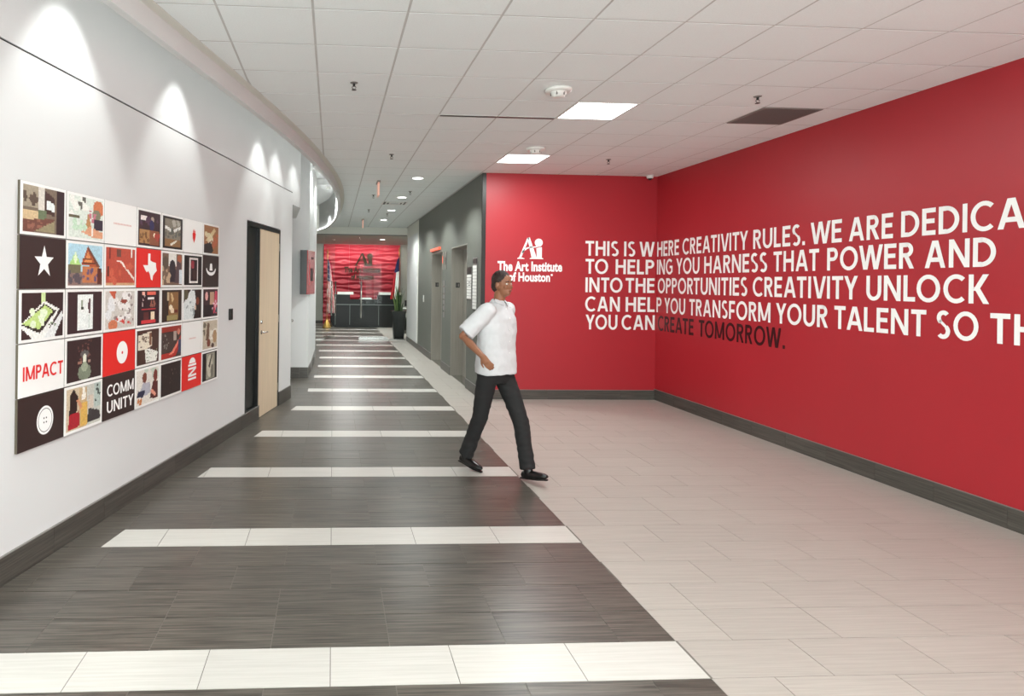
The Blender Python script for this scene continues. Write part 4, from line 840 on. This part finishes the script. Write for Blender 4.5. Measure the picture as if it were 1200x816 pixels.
mb = art_logo(lambda u, z, tt: (u, 28.175-tt*6, z), .93, 1.80, 2.60, 3.18, M['bronze'], t)
font_text('The Art Institute', .50, 2.12, 2.30, 2.56, LBW, M['bronze'], t, 'name_text', .05, .03)
font_text('of Houston', .80, 1.82, 1.98, 2.24, LBW, M['bronze'], t, 'name_text', .05, .03)
t = thing('reception_desk', (1.2, 26.6, 0), 'black reception desk with two tall sides and a lower middle', 'desk')
MB().box(-.08, 2.85, 26.2, 27.0, .0, .94).build('body', M['desk'], t); MB().box(-.06, .72, 26.18, 26.7, .94, 1.36).build('tall_counter', M['desk'], t); MB().box(1.88, 2.85, 26.18, 26.7, .94, 1.36).build('tall_counter', M['desk'], t)
MB().box(.72, 1.88, 26.22, 26.6, .94, 1.16).build('low_counter', M['desk'], t)
MB().box(-.08, 2.86, 26.17, 26.2, .925, .955).build('joint_strip', M['deskline'], t)
for x in (.12, .72, 1.92, 2.6): MB().box(x-.008, x+.008, 26.186, 26.2, .1, .925).build('joint_strip', M['deskline'], t)
MB().box(.20, .86, 26.12, 26.75, 1.36, 1.46).build('countertop', M['counter'], t, label='pale raised countertop'); MB().box(1.94, 2.86, 26.12, 26.75, 1.36, 1.46).build('countertop', M['counter'], t, label='pale raised countertop')
for i in range(7): MB().box(.74, 1.3, 26.188, 26.2, .08+i*.06, .12+i*.06).build('ledge', M['desk'], t)
t = thing('paper_tray', (1.4, 26.4, 1.162), 'flat white paper tray on the low middle of the desk', 'tray')
MB().box(1.12, 1.66, 26.28, 26.56, 1.162, 1.177).build('base', M['counter'], t); MB().box(1.16, 1.62, 26.3, 26.54, 1.177, 1.23).build('paper_stack', M['counter'], t)
# flags
def flag(px, py, zt, zb_, kind, lb, flip=1):
    t = thing('flag_on_stand', (px, py, 0), lb, 'flag')
    MB().tube([(px, py, .1), (px, py, zt)], [.016, .014], 8).build('pole', M['gold'], t)
    MB().lathe((px, py, 0), [(.17, 0), (.16, .06), (.05, .32), (.02, .36)], 18).build('stand', M['gold'], t, True)
    MB().lathe((px, py, zt), [(.01, 0), (.03, .03), (.022, .09), (.004, .2)], 10).build('finial', M['gold'], t, True)
    n1, n2 = 34, 34; vs = []; fs = []; cols = []
    top = zt-.18
    for j in range(n2+1):
        v = j/n2
        for i in range(n1+1):
            u = i/n1; wdt = .06+.30*(v**.7); z = top-(top-zb_)*v-.12*u*(1-v)
            vs.append((px+flip*u*wdt, py-.05+.055*math.sin(u*22)*(.3+v*.7), z))
    for j in range(n2):
        for i in range(n1):
            a = j*(n1+1)+i; fs.append((a, a+1, a+n1+2, a+n1+1)); u, v = (i+.5)/n1, (j+.5)/n2
            if kind == 'us':
                w = u*.9+v*.75
                c = (40, 48, 92) if (v < .42 and u < .6) else ((196, 40, 52) if int(w*9+u*2) % 2 else (238, 234, 228))
                if v < .42 and u < .6 and (i % 4 == 0 and j % 3 == 0): c = (238, 236, 232)
            else: c = (36, 46, 96) if v < .36 else ((238, 236, 232) if u < .55 else (196, 42, 52))
            cols.append(c)
    me = bpy.data.meshes.new('cloth'); me.from_pydata(vs, [], fs); me.materials.append(M['flag']); me.shade_smooth()
    at = me.color_attributes.new('Col', 'FLOAT_COLOR', 'CORNER'); c = srgb_arr(np.array(cols, float)); c = np.repeat(np.hstack([c, np.ones((len(c), 1))]), 4, axis=0).astype(np.float32); at.data.foreach_set('color', c.ravel())
    o = bpy.data.objects.new('cloth', me); COL.objects.link(o); o.parent = t; o.matrix_parent_inverse = Matrix.Translation(t.location).inverted()
flag(-.22, 25.5, 3.0, .62, 'us', 'red and white striped flag with blue corner on a gold stand, left of the desk', 1)
flag(2.72, 25.9, 3.15, 1.2, 'tx', 'flag with blue, white and red on a pole behind the potted plant', -1)
# planter
t = thing('potted_plant', (2.2, 20.9, 0), 'spiky green plant in a tall tapered black planter by the glass front', 'potted plant')
cx, cy = 2.2, 20.93
f = MB(); b0, b1, hh = .165, .225, .93
def ring(r_, z): return [(cx-r_, cy-r_, z), (cx+r_, cy-r_, z), (cx+r_, cy+r_, z), (cx-r_, cy+r_, z)]
f.hexa(ring(b0, 0)+ring(b1, hh)); f.build('planter', M['pot'], t, bevel=.012)
MB().box(cx-b1-.01, cx+b1+.01, cy-b1-.01, cy+b1+.01, hh-.05, hh).build('rim', M['pot'], t, bevel=.006)
MB().box(cx-b1+.02, cx+b1-.02, cy-b1+.02, cy+b1-.02, hh, hh+.004).build('soil', M['soil'], t)
rs = random.Random(3)
for i in range(30):
    a = rs.uniform(0, 6.28); r_ = rs.uniform(.02, .15); hgt = rs.uniform(.45, 1.0)*(1-.3*r_/.15); x, y = cx+r_*math.cos(a), cy+r_*math.sin(a); lean = .25+rs.uniform(0, .35)
    wv = rs.uniform(.022, .036); ori = rs.uniform(0, 3.14); mb = MB(); n = 7
    for k in range(n+1):
        s = k/n; w_ = wv*(1-s**2.2)*(.75+.9*s*(1-s)); px = x+math.cos(a)*lean*hgt*s*s*.5; py = y+math.sin(a)*lean*hgt*s*s*.5; pz = hh+hgt*s-.06*lean*s**4
        ux, uy = math.cos(ori), math.sin(ori); mb.v += [(px-ux*w_, py-uy*w_, pz), (px+uy*.004, py-ux*.004, pz), (px+ux*w_, py+uy*w_, pz), (px-uy*.004, py+ux*.004, pz)]
    for k in range(n):
        for q in range(4): q2 = (q+1) % 4; mb.f.append((k*4+q, k*4+q2, k*4+4+q2, k*4+4+q))
    mb.build('leaf', M['leaf'] if i % 4 else M['leafedge'], t, True)
# side cabinet behind the glass on the right
t = thing('side_cabinet', (2.78, 23.4, 0), 'pale grey side cabinet with dark panels behind the planter', 'cabinet')
MB().box(2.62, 3.05, 23.2, 23.7, .0, .9).build('body', M['ventgrey'], t, bevel=.005); MB().box(2.60, 3.07, 23.18, 23.72, .9, .93).build('top', M['counter'], t); MB().box(2.65, 3.02, 23.185, 23.2, .12, .55).build('door', M['darkmetal'], t)
MB().box(2.66, 3.0, 23.185, 23.2, .6, .82).build('drawer', M['counter'], t)
t = thing('desk_monitor', (2.82, 23.4, .93), 'small dark screen standing on the pale side cabinet', 'monitor')
MB().box(2.68, 2.96, 23.38, 23.41, 1.0, 1.22).build('screen', M['black'], t); MB().box(2.79, 2.85, 23.39, 23.43, .935, 1.02).build('stem', M['black'], t); MB().box(2.73, 2.91, 23.33, 23.5, .93, .938).build('foot', M['black'], t)
# ------------------------------------------------------------------ PERSON
def remesh(mb, voxel, smooth=4):
    me = mb.mesh('tmp', None); o = bpy.data.objects.new('tmp', me); COL.objects.link(o)
    m = o.modifiers.new('r', 'REMESH'); m.mode = 'VOXEL'; m.voxel_size = voxel
    s = o.modifiers.new('s', 'SMOOTH'); s.factor = .5; s.iterations = smooth
    dg = bpy.context.evaluated_depsgraph_get(); out = bpy.data.meshes.new_from_object(o.evaluated_get(dg)); bpy.data.objects.remove(o); return out
def add(name, me, m, parent):
    me.materials.clear(); me.materials.append(m); me.shade_smooth(); o = bpy.data.objects.new(name, me); COL.objects.link(o); o.parent = parent
    if parent.type == 'EMPTY': o.matrix_parent_inverse = Matrix.Translation(parent.location).inverted()
    return o
V = Vector
D = V((.58, -.81, 0)).normalized(); RR = V((D.y, -D.x, 0)); UP = V((0, 0, 1))       # walking direction, the person's right
PC = V((1.60, 6.10, 0))
def B(f_, r_, z): return PC+D*f_+RR*r_+UP*z
# joints
HIP, HIPL, HIPR = B(0, 0, 1.03), B(.01, -.10, 1.0), B(-.01, .10, 1.0)
KR, AR, TR = B(-.10, .10, .56), V((1.445, 6.42, .115)), None        # right leg behind (heel lifting)
AR = B(-.30, .085, .125); AL = B(.34, -.08, .10); KL = B(.24, -.095, .54)
CH, NK = B(.02, 0, 1.42), B(.03, 0, 1.70)
SHR, SHL = B(.06, .19, 1.61), B(-.04, -.215, 1.61)
ELR = V((1.235, 5.92, 1.36)); WRR = V((1.37, 5.70, 1.20)); 
ELL = B(-.16, -.30, 1.34); WRL = B(-.10, -.33, 1.07)
HC_ = B(.07, 0, 1.855)
person = bpy.data.objects.new('person', None); COL.objects.link(person); person.location = (PC.x, PC.y, 0)
tag(person, 'person in a white short-sleeved shirt and black trousers striding across the hall', 'person')
def loc3(p, f_, r_, u_): return p+D*f_+RR*r_+UP*u_
def limb(mb, pts, rad, n=16, flat=None): mb.tube(pts, rad, n, flat)
body = MB()
# torso
limb(body, [B(0, 0, .95), B(0, 0, 1.05), B(.01, 0, 1.2), B(.02, 0, 1.38), B(.02, 0, 1.52), B(.02, 0, 1.62), B(.025, 0, 1.68)], [(.16, .11), (.165, .115), (.15, .10), (.175, .12), (.185, .115), (.15, .09), (.07, .065)], 20, RR)
for hp, k, a in ((HIPR, KR, AR), (HIPL, KL, AL)):
    limb(body, [hp, hp.lerp(k, .5), k, k.lerp(a, .35), a], [.09, .078, .056, .056, .036], 14, RR)
    body.ball(tuple(k), .055, 12, 8)
for s, e, w_ in ((SHR, ELR, WRR), (SHL, ELL, WRL)):
    body.ball(tuple(s), .062, 12, 8); limb(body, [s, s.lerp(e, .5), e, e.lerp(w_, .35), w_], [.055, .048, .038, .04, .026], 12); body.ball(tuple(e), .038, 10, 6)
# neck and head
limb(body, [B(.02, 0, 1.62), B(.035, 0, 1.70), B(.05, 0, 1.79)], [.062, .056, .056], 14, RR)
def hd_(f_, r_, u_): return tuple(HC_+D*f_+RR*r_+UP*u_)
skull = MB()
def eb(mb, c, rf, rr, ru, u=18, v=12):
    b = len(mb.v); mb.ball((0, 0, 0), (rf, rr, ru), u, v)
    for i in range(b, len(mb.v)): x, y, z = mb.v[i]; mb.v[i] = tuple(V(c)+D*x+RR*y+UP*z)
eb(body, hd_(-.005, 0, .025), .098, .075, .098); eb(body, hd_(.035, 0, -.05), .06, .055, .068); eb(body, hd_(.07, 0, -.085), .025, .028, .022)
limb(body, [hd_(.088, 0, .018), hd_(.105, 0, -.015), hd_(.103, 0, -.03)], [.008, .013, .012], 8)
eb(body, hd_(.098, 0, -.06), .008, .024, .009, 10, 6)
for s in (-1, 1): eb(body, hd_(-.005, s*.078, -.01), .018, .009, .03, 10, 8); eb(body, hd_(.075, s*.04, -.025), .018, .018, .02, 8, 6); eb(body, hd_(.083, s*.03, .03), .012, .022, .008, 8, 6)
# hands
def hand(mb, w_, fdir, palm, curl, sgn):
    fdir = fdir.normalized(); side = fdir.cross(palm).normalized()*sgn; palm = palm.normalized()
    c = w_+fdir*.05; limb(mb, [w_-fdir*.01, w_+fdir*.03, w_+fdir*.085], [(.026, .02), (.038, .017), (.04, .015)], 12, side)
    for i, (o_, ln) in enumerate(((-.031, .07), (-.011, .08), (.010, .076), (.030, .06))):
        p0 = w_+fdir*.08+side*o_; p1 = p0+(fdir*math.cos(curl*.5)+palm*math.sin(curl*.5))*ln*.45; p2 = p1+(fdir*math.cos(curl)+palm*math.sin(curl))*ln*.33; p3 = p2+(fdir*math.cos(curl*1.5)+palm*math.sin(curl*1.5))*ln*.28
        limb(mb, [p0, p1, p2, p3], [.0088, .0085, .008, .007], 8)
    t0 = w_+fdir*.025-side*.028; t1 = t0-side*.028+fdir*.03+palm*.008; t2 = t1+fdir*.032-side*.008+palm*.01; limb(mb, [t0, t1, t2], [.012, .01, .008], 8)
hand(body, WRR, (WRR-ELR)+V((.03, 0, -.12)), V((.55, .5, -.1)), .7, 1)
hand(body, WRL, (WRL-ELL)+D*.05, (RR*1.0), .6, -1)
add('body', remesh(body, .0065, 2), M['skin'], person)
# trousers
tr = MB()
limb(tr, [B(0, 0, 1.12), B(0, 0, 1.02), B(0, 0, .94), B(0, 0, .90)], [(.165, .118), (.18, .13), (.178, .13), (.15, .115)], 22, RR)
for hp, k, a in ((HIPR, KR, AR), (HIPL, KL, AL)):
    lo = a+UP*.0-(a-k).normalized()*.0
    limb(tr, [hp-UP*.02, hp.lerp(k, .5), k, k.lerp(lo, .5), k.lerp(lo, .97)], [(.105, .105), (.09, .092), (.076, .078), (.07, .074), (.068, .078)], 18, RR)
tm = remesh(tr, .011, 4)
from mathutils import noise as mn
for v in tm.vertices:
    p = v.co; v.co += v.normal*(.006*mn.noise(V((p.x*14, p.y*14, p.z*26))))
add('trousers', tm, M['trouser'], person)
MB().tube([B(0, 0, 1.085), B(0, 0, 1.12)], [(.174, .127), (.172, .125)], 24, RR).build('belt', M['shoe'], person, True)
# shirt
sh = MB()
limb(sh, [B(0, 0, .99), B(0, 0, 1.10), B(.005, 0, 1.24), B(.015, 0, 1.40), B(.02, 0, 1.53), B(.02, 0, 1.62), B(.025, 0, 1.675), B(.035, 0, 1.70)], [(.225, .185), (.222, .18), (.212, .165), (.222, .16), (.215, .145), (.165, .11), (.085, .08), (.068, .068)], 26, RR)
for s, e in ((SHR, ELR), (SHL, ELL)):
    sh.ball(tuple(s), .078, 14, 10); limb(sh, [s+UP*.005, s.lerp(e, .4), s.lerp(e, .9)], [(.082, .085), (.084, .086), (.092, .086)], 16)
sm = remesh(sh, .011, 4)
for v in sm.vertices:
    p = v.co; k = 1.0 if p.z < 1.5 else .6
    v.co += v.normal*(k*(.012*mn.noise(V((p.x*7, p.y*7, p.z*11)))+.005*mn.noise(V((p.x*22, p.y*22, p.z*16)))))
so = add('shirt', sm, M['shirt'], person)
for s in (-1, 1):
    c = [B(.035, 0, 1.695)+D*.062+RR*s*.004, B(.035, 0, 1.715)+RR*s*.068, B(.035, 0, 1.725)-D*.05+RR*s*.02]
    q = [p+UP*.0 for p in c]; mb = MB(); a, b, c2 = q; dn_ = D*.03-UP*.045
    mb.hexa([a, b, b+D*.006, a+D*.006, a+dn_+RR*s*.03, b+D*.02-UP*.03+RR*s*.02, b+D*.026-UP*.03+RR*s*.02, a+dn_+RR*s*.03+D*.006]).build('collar', M['shirt'], so)
for z in (1.2, 1.31, 1.42, 1.53, 1.62):
    eb_ = MB(); p = B(.165 if z < 1.6 else .12, 0, z); eb_.ball(tuple(p), .007, 8, 6); eb_.build('button', M['counter'], so)
# shoes
for a, k, lift, nm in ((AR, KR, .045, 'r'), (AL, KL, .0, 'l')):
    pitch = math.radians(-14 if lift else 10); fd = (D*math.cos(pitch)+UP*math.sin(pitch)) ; mb = MB()
    heel = V((a.x, a.y, 0))-D*.055+UP*(.05+lift); toe = heel+fd*.265
    if not lift: toe.z = max(toe.z, .045)
    else: toe = heel+D*.26-UP*.05
    limb(mb, [heel-D*.01, heel.lerp(toe, .12), heel.lerp(toe, .35), heel.lerp(toe, .65), heel.lerp(toe, .9), toe+D*.012], [(.026, .03), (.038, .046), (.040, .045), (.047, .034), (.040, .026), (.018, .014)], 16, RR)
    mb.tube([V((a.x, a.y, a.z+.03)), heel.lerp(toe, .2)+UP*.02], [.045, .042], 14)
    so_ = add('shoe', remesh(mb, .007, 3), M['shoe'], person)
    s2 = MB(); ss = [heel-D*.022, heel.lerp(toe, .3), heel.lerp(toe, .7), toe+D*.01]; w2 = [.024, .03, .04, .014]
    L1 = [p+RR*x-UP*.026 for p, x in zip(ss, w2)]; L2 = [p-RR*x-UP*.026 for p, x in zip(ss, w2)]
    for i in range(3):
        s2.hexa([L1[i]-UP*.012, L1[i+1]-UP*.012, L2[i+1]-UP*.012, L2[i]-UP*.012, L1[i], L1[i+1], L2[i+1], L2[i]])
    s2.build('sole', M['black'], so_)
    print('shoe z', min(v[2] for v in s2.v))
# hair, eyes, brows, lips
hm = MB(); eb(hm, hd_(-.018, 0, .042), .098, .084, .098, 22, 16); eb(hm, hd_(-.06, 0, -.01), .055, .07, .075); hme = remesh(hm, .006, 2)
bm = bmesh.new(); bm.from_mesh(hme)
dl = [v for v in bm.verts if ((v.co-HC_).dot(D) > .062 and (v.co-HC_).z < .065) or ((v.co-HC_).dot(D) > -.01 and (v.co-HC_).z < .02) or (v.co-HC_).z < -.075]
bmesh.ops.delete(bm, geom=dl, context='VERTS'); bm.to_mesh(hme); bm.free()
for v in hme.vertices: p = v.co; v.co += v.normal*.004*mn.noise(V(p)*70)
add('hair', hme, M['hair'], person)
for s in (-1, 1):
    e = MB(); eb(e, hd_(.083, s*.031, .006), .010, .015, .009, 12, 8); eo = e.build('eye', M['eyew'], person, True)
    e = MB(); eb(e, hd_(.091, s*.031, .006), .004, .006, .006, 10, 6); e.build('iris', M['shoe'], eo, True)
    MB().tube([hd_(.094, s*.012, .026), hd_(.096, s*.03, .032), hd_(.082, s*.05, .028)], [.003, .004, .002], 6).build('eyebrow', M['hair'], person)
e = MB(); eb(e, hd_(.102, 0, -.056), .005, .022, .004, 10, 6); eb(e, hd_(.101, 0, -.064), .006, .018, .005, 10, 6); e.build('lips', M['lip'], person, True)
